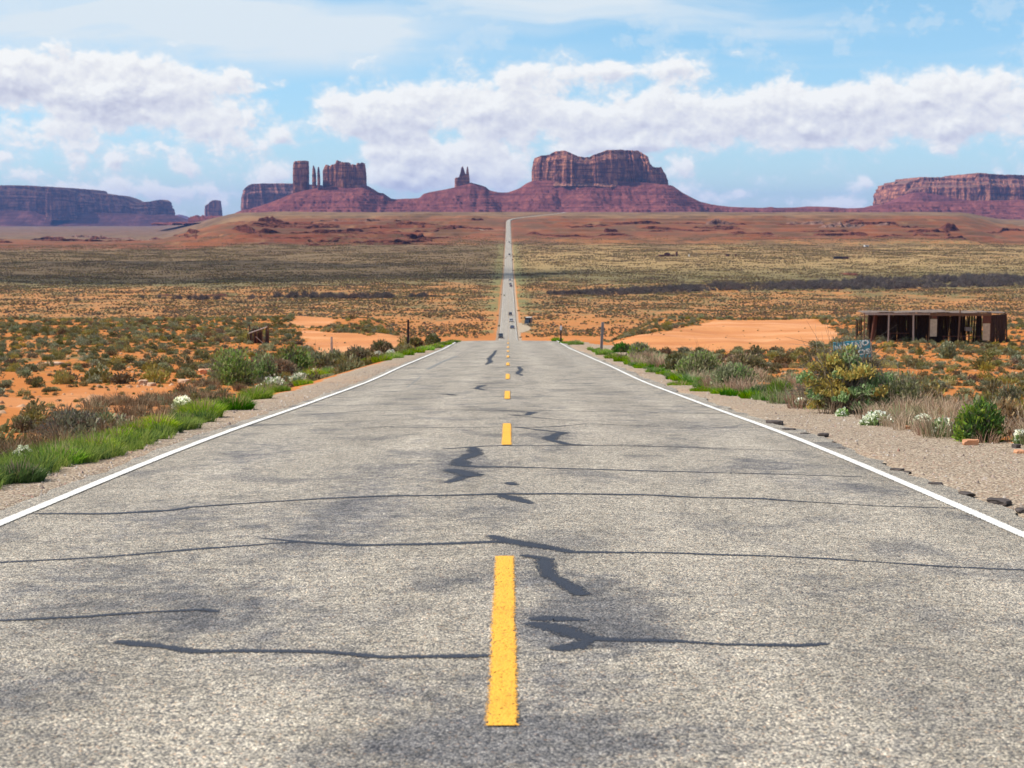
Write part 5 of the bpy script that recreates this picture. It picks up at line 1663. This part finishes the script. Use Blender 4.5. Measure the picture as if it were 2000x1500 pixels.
def stall():
    """roadside vendor stall of poles: open front, dark slatted back"""
    D = SHED_C.y
    k = D / F_PX
    X = lambda px: (px - 1693) * k
    gx = (1693 - 993) * k
    base = gz(gx + 7, D) - .1
    H = at(1830, 610.5, D).z - base
    root = empty('pole_stall', (gx, D, base))
    tag(root, 'long open-fronted stall of dark weathered poles beyond the clearing', 'stall')
    dep = 3.4
    b = MB()
    for i in range(9):                                   # thin plank roof, a little uneven
        xa, xb = X(1690) + (X(1937) - X(1690)) * i / 9, X(1690) + (X(1937) - X(1690)) * (i + 1) / 9
        b.box(((xa + xb) / 2, dep / 2, H * 1.0 + random.uniform(-.06, .06)), (xb - xa + .1, dep + random.uniform(.2, .8), .05), 0, M=Euler((random.uniform(-.02, .02), random.uniform(-.035, .035), 0)).to_matrix())
    b.prism([(X(1937), -.1), (X(1974), .9), (X(1974), dep + .2), (X(1937), dep + .2)], H - .03, H + .04, axis='y') if False else None
    b.box(((X(1937) + X(1974)) / 2, dep / 2 + .55, H * .97), (X(1974) - X(1937), dep - .3, .06), 0)
    b.build('roof', wood_roof, root)
    b = MB()
    b.box(((X(1690) + X(1817)) / 2, -.12, H * .955), (X(1817) - X(1690), .08, .17)); b.build('front_beam', wood_g, root)
    b = MB()
    b.box(((X(1817) + X(1937)) / 2 + .02, -.11, H * .94), (X(1937) - X(1817), .08, .26)); b.build('front_beam', wood_b, root)
    for px, m_, r, lean in ((1689.5, wood_r, .07, .02), (1737, wood_g, .085, .04), (1785, wood_g, .095, -.05), (1817, wood_b, .05, .1), (1876, wood_b, .09, .12), (1936, wood_r, .07, 0), (1970, wood_d, .07, 0)):
        q = MB(); yy = -.05 if px < 1950 else .9
        q.bar((X(px) - lean, yy, -.2), (X(px), yy, H * (1.0 if px != 1876 else 1.10)), r, r * .9, 8, wob=.02); q.build('post', m_, root)
    # back wall of uneven upright poles
    b = MB()
    x_ = X(1712)
    while x_ < X(1936):
        w = random.uniform(.05, .14)
        top = H * random.uniform(.9, 1.0); lean = random.uniform(-.12, .12)
        gap = random.random()
        in_open = X(1905) < x_ < X(1922)
        z0 = .95 if in_open and gap < .5 else -.1
        b.bar((x_ + lean, dep + random.uniform(-.06, .06), z0), (x_, dep, top), w * .55, w * .45, 5)
        if not in_open and random.random() < .8:
            b.bar((x_ + random.uniform(-.2, .2), dep + .16, -.1), (x_ + random.uniform(-.08, .08), dep + .16, top), w * .6, w * .5, 5)
        x_ += w * random.uniform(.75, 1.15 if gap < .88 else 2.2)
    x_ = X(1712)
    while x_ < X(1934):                                  # boards nailed behind the poles
        w = random.uniform(.16, .34)
        if not (X(1898) < x_ < X(1924)) and random.random() < .86:
            b.box((x_ + w / 2, dep + .24 + random.uniform(-.02, .02), H * .44), (w, .03, H * random.uniform(.86, .98)), M=Euler((0, random.uniform(-.03, .03), 0)).to_matrix())
        x_ += w + random.uniform(.01, .05)
    b.build('back_wall', wood_d, root)
    # inner partition and left wing of slats
    b = MB()
    for i in range(9):
        t = i / 8
        b.bar((X(1703) + t * 1.0, .1 + t * 2.8, -.1), (X(1709) + t * .9, .1 + t * 2.8, H * .95), .10, .08, 5)
    b.build('side_wall', wood_r, root)
    b = MB()
    for px in (1676, 1679, 1683, 1686):
        b.bar((X(px) + .03, .6, -.1), (X(px), .6, H * random.uniform(.76, .84)), .08, .06, 5)
    b.build('side_panel', wood_d, root)
    b = MB()
    for i in range(15):
        t = i / 14
        b.bar((X(1938) + t * (X(1974) - X(1938)) + random.uniform(-.15, .15), .05 + t * .95, -.15), (X(1938) + t * (X(1972) - X(1938)), .0 + t * .95, H * .93), .09, .07, 5)
    b.bar((X(1942), .0, H * .75), (X(1950), .0, .0), .04, .04, 5)
    b.build('end_wall', wood_d, root)
    for x0_, x1_, z0_, z1_ in ((1817.5, 1831, .26, .80), (1921, 1935, .14, .66)):
        q = MB()
        n = 16
        for i in range(n):
            a, c = X(x0_) + (X(x1_) - X(x0_)) * i / n, X(x0_) + (X(x1_) - X(x0_)) * (i + 1) / n
            y_ = -.15 + (.02 if i % 2 else 0)
            q.box(((a + c) / 2, y_, H * (z0_ + z1_) / 2), (c - a, .02, H * (z1_ - z0_)))
        o = q.build('tin_panel', tin, root); o['label'] = 'pale corrugated sheet nailed to the front'
    for x0_, x1_, z0_, z1_ in ((1822, 1831, .80, .92), (1920, 1935, .67, .92)):
        q = MB(); q.box(((X(x0_) + X(x1_)) / 2, -.10, H * (z0_ + z1_) / 2), (X(x1_) - X(x0_), .03, H * (z1_ - z0_))); q.build('board', wood_r, root)
    q = MB()
    q.box(((X(1845) + X(1920)) / 2, .5, H * .25), (X(1920) - X(1845), .35, .06))
    for px in (1848, 1885, 1917):
        q.box((X(px), .5, H * .12), (.07, .07, H * .25))
    q.build('counter', wood_r, root)
    q = MB()
    q.box(((X(1742) + X(1782)) / 2, 1.2, H * .33), (X(1782) - X(1742), .4, .06))
    q.box((X(1774), 1.2, H * .15), (.07, .07, H * .32)); q.box((X(1746), 1.2, H * .15), (.07, .07, H * .32))
    q.build('counter', wood_r, root)
    q = MB()
    q.box((X(1903), 1.9, H * .45), (X(1909) - X(1897), .5, .38)); q.build('shelf_box', wood_g, root, bevel=.03)
    return root
stall()

def corral():
    p = hit(505, 671, 60, 260)
    k = p.y / F_PX
    root = empty('pole_fence', (p.x, p.y, p.z - .1), R(0))
    tag(root, 'short run of leaning dark poles with a pale top rail left of the highway', 'fence')
    X = lambda px: (px - 505) * k
    Z = lambda py: (671 - py) * k
    for i, (px, t, dk) in enumerate([(484, 650, .5), (487.5, 632, 0), (490, 648, 1), (492.5, 641, 0), (495, 639, 1), (498, 640, 0), (501, 641, 1), (504, 640, 0), (506.5, 637, 1), (509, 639, 0), (512, 638, 1), (519, 640, 0), (521.5, 636, 0), (524, 634, 1)]):
        q = MB(); q.bar((X(px) + random.uniform(-.06, .1), (i % 3) * .12, -.1), (X(px), (i % 3) * .12, Z(t)), .075 if i % 2 else .095, .06, 6, wob=.02)
        o = q.build('pole', wood_d if dk < 1 else wood_r, root)
    q = MB(); q.bar((X(486), -.14, Z(649)), (X(523), -.14, Z(636)), .05, .045, 6, wob=.02); q.build('rail', wood_g, root)
    q = MB(); q.bar((X(500), -.16, Z(655)), (X(518), -.16, Z(671)), .045, .04, 6); q.build('brace', wood_g, root)
corral()

def post(px, pb, pt, r_px, mat, label, lean=0.0, split=False, D=None, cap=None):
    if D:
        p = at(px, pb, D); p.z = gz(p.x, D)
    else:
        p = hit(px, pb, 20, 300)
    k = p.y / F_PX
    H = (pb - pt) * k
    root = empty('fence_post', (p.x, p.y, p.z))
    tag(root, label, 'post', 'posts beside the highway')
    q = MB()
    if split:
        for dx_, r_ in ((-.09, .035), (0.02, .05), (.11, .03)):
            q.bar((dx_, 0, -.2), (dx_ * .5, 0, H * (.75 if dx_ else 1)), r_, r_ * .8, 6, wob=.015)
        q.build('stake', wood_g, root)
        w = MB(); w.bar((-.14, 0, H * .45), (.15, 0, H * .47), .015, .015, 4); w.bar((-.12, 0, H * .2), (.13, 0, H * .2), .015, .015, 4); w.build('wire', steel_d, root)
    else:
        r_ = r_px * k / 2
        # flanged steel post: a web with a lip on either side
        q.box((0, 0, H / 2 - .1), (r_ * 2, r_ * .7, H + .2))
        q.box((-r_ * .9, -r_ * .6, H / 2 - .1), (r_ * .5, r_ * 1.2, H + .19)); q.box((r_ * .9, -r_ * .6, H / 2 - .1), (r_ * .5, r_ * 1.2, H + .19))
        q.build('stake', mat, root)
        if cap:
            c = MB(); c.box((0, -r_ * 1.4, H - .25), (r_ * 3.2, .02, .3)); c.build('reflector', cap, root, bevel=.004)
    root.rotation_euler = (0, lean, 0)
pale_steel = plain('galvanised_steel', (.30, .27, .28), .5, .2, 6)
white_p = plain('white_reflector', (.75, .72, .75), .4, .05, 6)
post(797, 688, 624, 3.6, steel_d, 'tall dark steel post on the left verge', 0.012)
post(1174, 688, 629, 4.6, pale_steel, 'tall steel post with one lit edge on the right verge', .05)
post(1095.5, 668, 633, 2.4, steel_d, 'small dark post with a pale marker near the crest', 0, cap=white_p)
post(648, 692, 646, 5, wood_g, 'bundle of thin fence stakes tied with wire by the sandy clearing', 0, split=True)

# green road sign seen edge-on past the crest
sg = plain('dark_green_sign_face', (.01, .13, .10), .4, .15, 3)
p = hit(881, 655, 100, 300)
k = p.y / F_PX
root = empty('marker_sign', (p.x, p.y, p.z - .3), R(58))
tag(root, 'small dark green roadside sign turned edge-on near the crest on the left', 'sign')
q = MB(); q.box((0, 0, (655 - 632) * k + .3), (.62, .02, 14 * k)); q.build('sign_face', sg, root, bevel=.01)
q = MB(); q.bar((0, .03, 0), (0, .03, (655 - 634) * k + .3), .035, .035, 6); q.build('post', steel_d, root)

# ---------------------------------------------------------------- painted sign in the big bush
def painted_sign():
    D = BB.y + 3.2
    c = at(1664, 683, D)
    k = D / F_PX
    gzv = gz(c.x, D)
    root = empty('painted_sign', (c.x, D, gzv), 0)
    tag(root, 'hand-painted blue sign with white letters leaning behind the big golden bush', 'sign')
    m, g, bs, out = material('faded_blue_paint')
    P = g.n('ShaderNodeTexCoord').outputs['Object']
    x, y, z = g.sep(P)
    n = g.noise(P, 3, 4, .6)
    ccc = g.ramp(g.m('ADD', g.m('MULTIPLY', x, .0), n), [(.3, (.03, .22, .36)), (.7, (.07, .38, .46))])
    g._in(bs.inputs['Base Color'], ccc)
    bs.inputs['Roughness'].default_value = .6
    W, H = 72 * k, 34 * k
    zc = c.z - gzv
    rot = Matrix.Rotation(R(7), 3, 'Y')
    q = MB(); q.box((0, 0, zc), (W, .025, H), M=Matrix.Rotation(R(-4), 3, 'Y')); q.build('board', m, root, bevel=.004)
    q = MB()
    q.box((W / 2 + .012, -.004, zc - .02), (.022, .035, H * 1.01), M=Matrix.Rotation(R(-4), 3, 'Y')); q.build('edge_trim', wood_g, root)
    q = MB()
    for sx_ in (-.32, .32):
        q.bar((sx_ * W, .05, -.1), (sx_ * W, .05, zc + H * .3), .03, .03, 6)
    q.build('leg', wood_b, root)
    lm = plain('white_sign_paint', (.80, .92, .90), .6, .08, 8)
    for txt, dx, dz_, size, rz in (('NAVAJO', -.00 * W, .12 * H, H * .42, R(-11)), ('TACOS', .06 * W, -.34 * H, H * .40, R(-9))):
        cu = bpy.data.curves.new('sign_lettering', 'FONT')
        cu.body = txt; cu.size = size; cu.align_x = 'CENTER'; cu.extrude = .002; cu.offset = .006
        cu.space_character = 1.05
        t = bpy.data.objects.new('sign_lettering', cu)
        COL.objects.link(t)
        dg = bpy.context.evaluated_depsgraph_get()
        me = bpy.data.meshes.new_from_object(t.evaluated_get(dg))
        bpy.data.objects.remove(t)
        me.materials.clear(); me.materials.append(lm)
        o = meshobj('sign_lettering', me, root, (dx, -.017, zc + dz_))
        o.rotation_euler = (R(90), rz, 0)
        sx_ = W * .93 / max(o.dimensions.x, .01)
        o.scale = (min(1.4, sx_), 1, 1)
painted_sign()

# ---------------------------------------------------------------- stones and broken asphalt
def stone(name, px, py, wpx, hpx, mat, label, cat='stone', group=None, flat=1.0, seed_=0):
    p = hit(px, py, 8, 300)
    k = p.y / F_PX
    bm = bmesh.new()
    bmesh.ops.create_icosphere(bm, subdivisions=4, radius=1)
    P = np.array([v.co for v in bm.verts])
    n = fbm3(P[:, 0] * 1.1 + seed_ * 3, P[:, 1] * 1.1, P[:, 2] * 1.1, 3, 80)
    n2 = fbm3(P[:, 0] * 4 + seed_ * 3, P[:, 1] * 4, P[:, 2] * 4, 3, 81)
    for v, a, b_ in zip(bm.verts, n, n2):
        c = v.co.copy()
        c = Vector((max(-.72, min(.72, c.x)), max(-.7, min(.75, c.y)), max(-.6, min(.62, c.z)))) * 1.35
        v.co = c * (1 + .32 * a + .07 * b_)
        v.co.x *= wpx * k / 2; v.co.y *= wpx * k / 2 * .75; v.co.z *= hpx * k * .55 * flat
    me = bpy.data.meshes.new(name); bm.to_mesh(me); bm.free()
    me.materials.append(mat)
    o = meshobj(name, me, None, (p.x, p.y, p.z + hpx * k * .28))
    o.rotation_euler = (0, 0, random.uniform(0, 6))
    tag(o, label, cat, group)
stone_m = plain('pale_sandstone', (.50, .33, .22), .9, .3, 3)
stone_o = plain('orange_sandstone', (.55, .27, .15), .9, .3, 6)
asph_m = plain('broken_asphalt', (.075, .06, .055), .9, .5, 14)
stone('boulder', 280, 752, 22, 12, stone_m, 'left and larger one of two pale rounded boulders among the scrub', seed_=1)
stone('boulder', 297, 754, 18, 9, stone_m, 'right and smaller one of two pale rounded boulders among the scrub', seed_=2)
stone('boulder', 404, 730, 34, 12, stone_o, 'flat tilted orange rock slab left of the tall green bush', seed_=3)
stone('boulder', 360, 748, 24, 9, stone_m, 'low pale rock right of the two boulders', seed_=4)
stone('boulder', 100, 713, 44, 7, stone_m, 'long low pale rock shelf far out on the left sand', seed_=5)
stone('roadside_stone', 1895, 869, 28, 14, stone_o, 'orange stone on the gravel below the deep green bush', seed_=6)
stone('roadside_stone', 1774, 838, 18, 9, stone_o, 'orange stone between the flowering clumps', seed_=7)
stone('roadside_stone', 1751, 832, 14, 6, plain('white_stone', (.75, .70, .66), .8, .1, 6), 'small white stone near the flowering clumps', seed_=8)
stone('roadside_stone', 1992, 885, 24, 8, stone_o, 'flat orange stone at the right frame edge', seed_=9)
stone('roadside_stone', 1985, 875, 18, 10, asph_m, 'dark stone near the right frame edge', seed_=10)
AG = 'dark chunks broken off the right edge of the asphalt'
for i, (a, b_, w, h, lb) in enumerate([(1513, 828, 32, 9, 'first dark asphalt chunk along the edge, lying farthest up the road'), (1541, 841, 22, 6, 'thin dark asphalt flake just past the farthest chunk'), (1572, 849, 16, 5, 'small dark asphalt chip right of the thin flake'),
                            (1608, 853, 22, 10, 'dark asphalt lump out on the gravel, away from the edge'), (1642, 878, 20, 4, 'thin dark flake hugging the white line'), (1753, 921, 24, 9, 'dark asphalt chunk halfway down the broken edge'), (1772, 925, 14, 6, 'little companion of the halfway asphalt chunk'),
                            (1828, 948, 26, 8, 'dark asphalt chunk third from the frame edge'), (1888, 968, 32, 9, 'long dark asphalt chunk second from the frame edge'), (1953, 985, 44, 14, 'largest dark asphalt chunk near the frame edge'), (1995, 999, 26, 8, 'asphalt chunk cut by the right frame edge')]):
    stone('asphalt_chunk', a, b_, w, h, asph_m, lb, 'asphalt chunk', AG, flat=.9, seed_=20 + i)

# loose gravel on both shoulders
def sand_stones():
    rg = np.random.default_rng(23)
    n = 5000
    y = np.sqrt(rg.uniform(20 ** 2, 150 ** 2, n)); x = rg.uniform(-.34, .34, n) * y
    k = (np.abs(x) > 6.5) & (fbm(x / 9, y / 14, 3, 220) > -.05)
    x, y = x[k], y[k]; n = len(x)
    s = rg.lognormal(-2.9, .5, n)
    base = np.array([(1, 0, 0), (0, 1, 0), (-1, .1, 0), (0, -1, 0), (.35, .3, .6), (-.4, .2, .55), (-.2, -.45, .5), (.4, -.3, .45)], float)
    f = np.array([(0, 1, 4), (1, 5, 4), (1, 2, 5), (2, 6, 5), (2, 3, 6), (3, 7, 6), (3, 0, 7), (0, 4, 7), (4, 5, 6), (4, 6, 7)])
    a = rg.uniform(0, 6.28, n); ca, sa = np.cos(a)[:, None], np.sin(a)[:, None]
    B = np.broadcast_to(base, (n, 8, 3)) * (1 + .25 * rg.normal(size=(n, 8, 3)))
    V = np.stack([(B[..., 0] * ca - B[..., 1] * sa) * s[:, None] + x[:, None], (B[..., 0] * sa + B[..., 1] * ca) * s[:, None] + y[:, None], B[..., 2] * s[:, None] + land(x, y)[:, None]], -1)
    me = npmesh('scattered_stones', V.reshape(-1, 3), (np.arange(n)[:, None, None] * 8 + f).reshape(-1, 3), [leaf_material('sand_stones', [(.30, .15, .08), (.46, .27, .16), (.58, .40, .27), (.36, .18, .10)], 0.0)], attrs={'tint': ('FLOAT', 'POINT', np.repeat(rg.uniform(0, 1, n), 8))})
    tag(meshobj('scattered_stones', me), 'small loose stones strewn over the orange sand', kind='stuff')
sand_stones()

def pebbles():
    rg = np.random.default_rng(17)
    n = 9000
    y = rg.uniform(9, 60, n) ** 1.0
    y = 9 + 51 * rg.uniform(0, 1, n) ** 1.7
    left = rg.uniform(0, 1, n) < .4
    x = np.where(left, -rg.uniform(3.65, 4.5, n), 3.72 + 2.6 * rg.uniform(0, 1, n) ** 1.1)
    z = land(x, y)
    s = rg.lognormal(-4.75, .45, n)
    base = np.array([(1, 0, 0), (-.5, .87, 0), (-.5, -.87, 0), (0, 0, 1.1)], float)
    f = np.array([(0, 1, 3), (1, 2, 3), (2, 0, 3)])
    a = rg.uniform(0, 6.28, n)
    ca, sa = np.cos(a), np.sin(a)
    B = np.broadcast_to(base, (n, 4, 3)) * (1 + .3 * rg.normal(size=(n, 4, 3)))
    Xv = (B[..., 0] * ca[:, None] - B[..., 1] * sa[:, None]) * s[:, None] + x[:, None]
    Yv = (B[..., 0] * sa[:, None] + B[..., 1] * ca[:, None]) * s[:, None] + y[:, None]
    Zv = B[..., 2] * s[:, None] + z[:, None]
    V = np.stack([Xv, Yv, Zv], -1).reshape(-1, 3)
    F = (np.arange(n)[:, None, None] * 4 + f).reshape(-1, 3)
    me = npmesh('gravel', V, F, [leaf_material('gravel_stones', [(.16, .12, .10), (.32, .26, .21), (.52, .46, .39), (.36, .20, .13)], 0.0)], attrs={'tint': ('FLOAT', 'POINT', np.repeat(rg.uniform(0, 1, n), 4))})
    tag(meshobj('gravel', me), 'loose pale gravel on both shoulders of the road', kind='stuff')
pebbles()

# ---------------------------------------------------------------- vehicles
glass = plain('dark_vehicle_glass', (.02, .03, .045), .12, .1, 2, spec=.6)
rubber = plain('black_rubber', (.02, .02, .02), .8, .1, 5)
lamp_r = plain('red_lamp_lens', (.45, .02, .02), .3, .1, 5, spec=.5)
chrome = plain('bright_metal', (.6, .6, .62), .25, .1, 5, metal=.8)
def wheel(root, x, y, r, w=.22):
    q = MB(); q.bar((x - w / 2, y, r), (x + w / 2, y, r), r, r, 16); o = q.build('wheel', rubber, root)
    h = MB(); s = 1 if x > 0 else -1
    h.bar((x + s * (w / 2), y, r), (x + s * (w / 2 + .015), y, r), r * .55, r * .5, 10); h.build('rim', chrome, o)

def vehicle(name, px, py, D, paint, label, away=True, kind='suv', L=4.7, W=1.9, H=1.7, cat='car', xpx=None, rz=0.0):
    """+y is the nose; set on the road surface at distance D"""
    p = at(px, py, D)
    z = float(road_z(p.x, D)) if abs(p.x) < 4.5 else gz(p.x, D)
    root = empty(name, (p.x, D, z + .0003 * 0), (0 if away else PI) + rz)
    tag(root, label, cat, 'traffic on the highway')
    h = H
    if kind == 'suv':
        pr = [(-L / 2, .42), (-L / 2 + .02, .95), (-L / 2 + .12, 1.02), (L / 2 - 1.25, 1.05), (L / 2 - .15, .92), (L / 2, .75), (L / 2, .40)]
        cab = [(-L / 2 + .08, 1.0), (-L / 2 + .35, h), (L / 2 - 2.3, h), (L / 2 - 1.35, 1.03)]
    else:
        pr = [(-L / 2, .38), (-L / 2, .86), (-L / 2 + .15, .93), (L / 2 - 1.3, .95), (L / 2 - .15, .80), (L / 2, .65), (L / 2, .36)]
        cab = [(-L / 2 + .55, .92), (-L / 2 + 1.25, h), (L / 2 - 2.35, h), (L / 2 - 1.45, .93)]
    q = MB(); q.prism(pr, -W / 2, W / 2, axis='x'); q.build('body', paint, root, bevel=.07)
    q = MB(); q.prism(cab, -W / 2 + .1, W / 2 - .1, axis='x'); q.build('windows', glass, root, bevel=.06)
    q = MB(); q.prism([(cab[1][0] - .02, h - .05), (cab[1][0], h + .03), (cab[2][0], h + .03), (cab[2][0] + .02, h - .05)], -W / 2 + .08, W / 2 - .08, axis='x'); q.build('roof', paint, root, bevel=.03)
    for x_ in (-W / 2 + .12, W / 2 - .12):
        for y_ in (-L / 2 + .85, L / 2 - .9):
            wheel(root, x_, y_, .34)
    for s in (-1, 1):
        q = MB(); q.box((s * (W / 2 - .2), -L / 2 - .005, .85), (.26, .04, .2)); q.build('tail_light', lamp_r, root)
        q = MB(); q.box((s * (W / 2 - .3), L / 2 + .0, .66), (.36, .04, .16)); q.build('headlight', chrome, root)
    q = MB(); q.box((0, -L / 2 - .03, .48), (W * .96, .12, .2)); q.box((0, L / 2 + .03, .46), (W * .96, .12, .2)); q.build('bumper', steel_d, root, bevel=.03)
    return root
P_white = plain('white_car_paint', (.72, .73, .74), .35, .05, 2, spec=.5)
P_grey = plain('grey_car_paint', (.16, .16, .18), .35, .05, 2, spec=.5)
P_blue = plain('blue_grey_car_paint', (.11, .14, .24), .35, .05, 2, spec=.5)
P_black = plain('black_car_paint', (.015, .017, .022), .35, .05, 2, spec=.5)
P_red = plain('dark_red_car_paint', (.12, .02, .04), .4, .05, 2, spec=.5)
vehicle('car', 978.2, 661, 652, P_black, 'black off-road car coming up just beyond the crest', away=False, H=1.85, W=1.9)
vehicle('car', 1000.5, 641, 745, P_blue, 'blue-grey car nearest of the three driving away together', kind='sedan', H=1.5)
vehicle('car', 998.6, 629, 812, P_white, 'white car in the middle of the three driving away together', H=1.75)
vehicle('car', 996.6, 617, 872, P_grey, 'grey car farthest of the three driving away together', H=1.8)
vehicle('car', 998.2, 561.5, 1250, P_red, 'dark red car at the back of the far pair', kind='sedan', H=1.5)
vehicle('car', 996.8, 557.5, 1285, P_grey, 'grey car just ahead of the dark red one', kind='sedan', H=1.5)
vehicle('car', 996.0, 548.5, 1365, P_white, 'white van-like car leading the far pair', H=1.9)
vehicle('car', 995.2, 498.3, 1925, P_black, 'black car far up the straight road', H=1.9)
vehicle('car', 994.9, 474.8, 2400, P_grey, 'farthest dark car high on the straight road', H=1.9)

def box_truck():
    D = 788
    p = at(1031, 638, D)
    p.z = gz(p.x, D)
    root = empty('parked_truck', (p.x, D, p.z), R(-12))
    tag(root, 'black box truck parked on the dirt right of the highway', 'truck')
    dark = plain('black_truck_paint', (.012, .02, .035), .4, .2, 1, spec=.5)
    q = MB(); q.box((.2, 1.2, 2.05), (2.6, 5.2, 2.6)); q.build('cargo_box', dark, root, bevel=.05)
    q = MB(); q.prism([(-3.6, .55), (-3.6, 1.25), (-2.7, 1.35), (-2.1, 2.3), (-1.45, 2.35), (-1.45, .55)], -1.05, 1.05, axis='x'); q.build('cab', dark, root, bevel=.06)
    q = MB(); q.prism([(-2.72, 1.42), (-2.15, 2.2), (-1.85, 2.2), (-1.85, 1.42)], -1.07, 1.07, axis='x'); q.build('windows', glass, root)
    q = MB(); q.box((0, 1.0, .62), (1.0, 8.6, .2)); q.build('chassis', steel_d, root)
    for x_ in (-.95, .95):
        for y_ in (-2.7, 2.6):
            wheel(root, x_, y_, .45, .3)
    q = MB(); q.box((0, -3.66, .62), (2.1, .15, .3)); q.build('bumper', chrome, root)
    for s in (-1, 1):
        q = MB(); q.box((s * .8, -3.62, 1.0), (.3, .06, .2)); q.build('headlight', chrome, root)
    q = MB(); q.box((.2, 1.2, 3.38), (2.66, 5.3, .06)); o = q.build('roof', plain('pale_truck_roof', (.6, .58, .55), .6, .1, 2), root)
    p2 = hit(1010, 636, 600, 1000)
box_truck()

# pale pull-off beside the road where the truck stands
mt = []
yy = np.linspace(700, 800, 26)
for f_ in (0, .5, 1):
    x_ = 4.6 + f_ * (1.5 + 4.0 * np.sin((yy - 700) / 100 * PI))
    mt.append(np.stack([x_, yy, land(x_, yy) + .12], -1))
V = np.stack(mt, 1).reshape(-1, 3)
me = npmesh('gravel_pull_off', V, grid_faces(len(yy), 3), [plain('pale_pull_off_gravel', (.36, .28, .19), .9, .25, .6)])
tag(meshobj('gravel_pull_off', me), 'pale gravel pull-off beside the parked truck', kind='structure')

# ---------------------------------------------------------------- far homesteads
def hut(px, py, D, w, d, h, mat, roofm, label, name='far_cabin', cat='cabin', rz=.2, door=True, flat=True):
    p = at(px, py, D); z = gz(p.x, D)
    root = empty(name, (p.x, D, z), rz)
    tag(root, label, cat)
    q = MB(); q.box((0, 0, h / 2 - .2), (w, d, h + .4)); q.build('wall', mat, root)
    q = MB()
    if flat:
        q.box((0, 0, h + .1), (w + .6, d + .6, .22))
    else:
        q.prism([(-w / 2 - .4, h), (0, h + 1.3), (w / 2 + .4, h)], -d / 2 - .3, d / 2 + .3)
    q.build('roof', roofm, root)
    if door:
        q = MB(); q.box((w * .2, -d / 2 - .02, 1.0), (.9, .06, 2.0)); q.build('door', wood_d, root)
        q = MB(); q.box((-w * .2, -d / 2 - .02, 1.5), (1.1, .05, .8)); q.build('window', glass, root)
    return root
adobe = plain('maroon_mud_wall', (.13, .05, .045), .95, .3, .8)
hut(1292, 499, 1880, 5, 4, 1.9, adobe, wood_d, 'low dark ruined cabin, left one of the far group', rz=.3)
hut(1303, 498, 1885, 6.5, 4, 3.0, adobe, wood_d, 'pitched dark cabin in the middle of the far group', rz=-.2, flat=False)
hut(1313.5, 500, 1880, 4, 3, 1.3, adobe, wood_d, 'lowest dark shed of the far group', rz=.1, door=False)
hut(1321.5, 499, 1885, 2.0, 2.0, 4.6, adobe, wood_d, 'narrow dark tower-like hut at the right of the far group', cat='hut', name='far_hut', rz=.1)
hut(1346, 503, 1870, 1.3, 1.3, 2.2, P_white, tin, 'tiny white hut right of the far group', cat='hut', name='far_hut', door=False)
hut(1421, 501, 1880, 3.6, 3, 2.2, adobe, wood_d, 'small dark hut on its own out on the plain', cat='hut', name='far_hut')
hut(1437, 501, 1880, 1.4, 1.4, 2.6, adobe, wood_d, 'very narrow dark hut right of the lone small one', cat='hut', name='far_hut', door=False)
hut(1637, 507, 1810, 10, 4, 2.4, steel_d, steel_d, 'left, blacker half of the long low far building', cat='building', name='far_building', rz=.05)
hut(1651, 507, 1812, 6, 4, 2.2, adobe, wood_d, 'right, redder half of the long low far building', cat='building', name='far_building', rz=.05)
hut(1692, 476.5, 2250, 6.0, 3, 2.2, P_white, P_white, 'small white trailer far out on the right plain', cat='trailer', name='far_trailer', rz=.3)
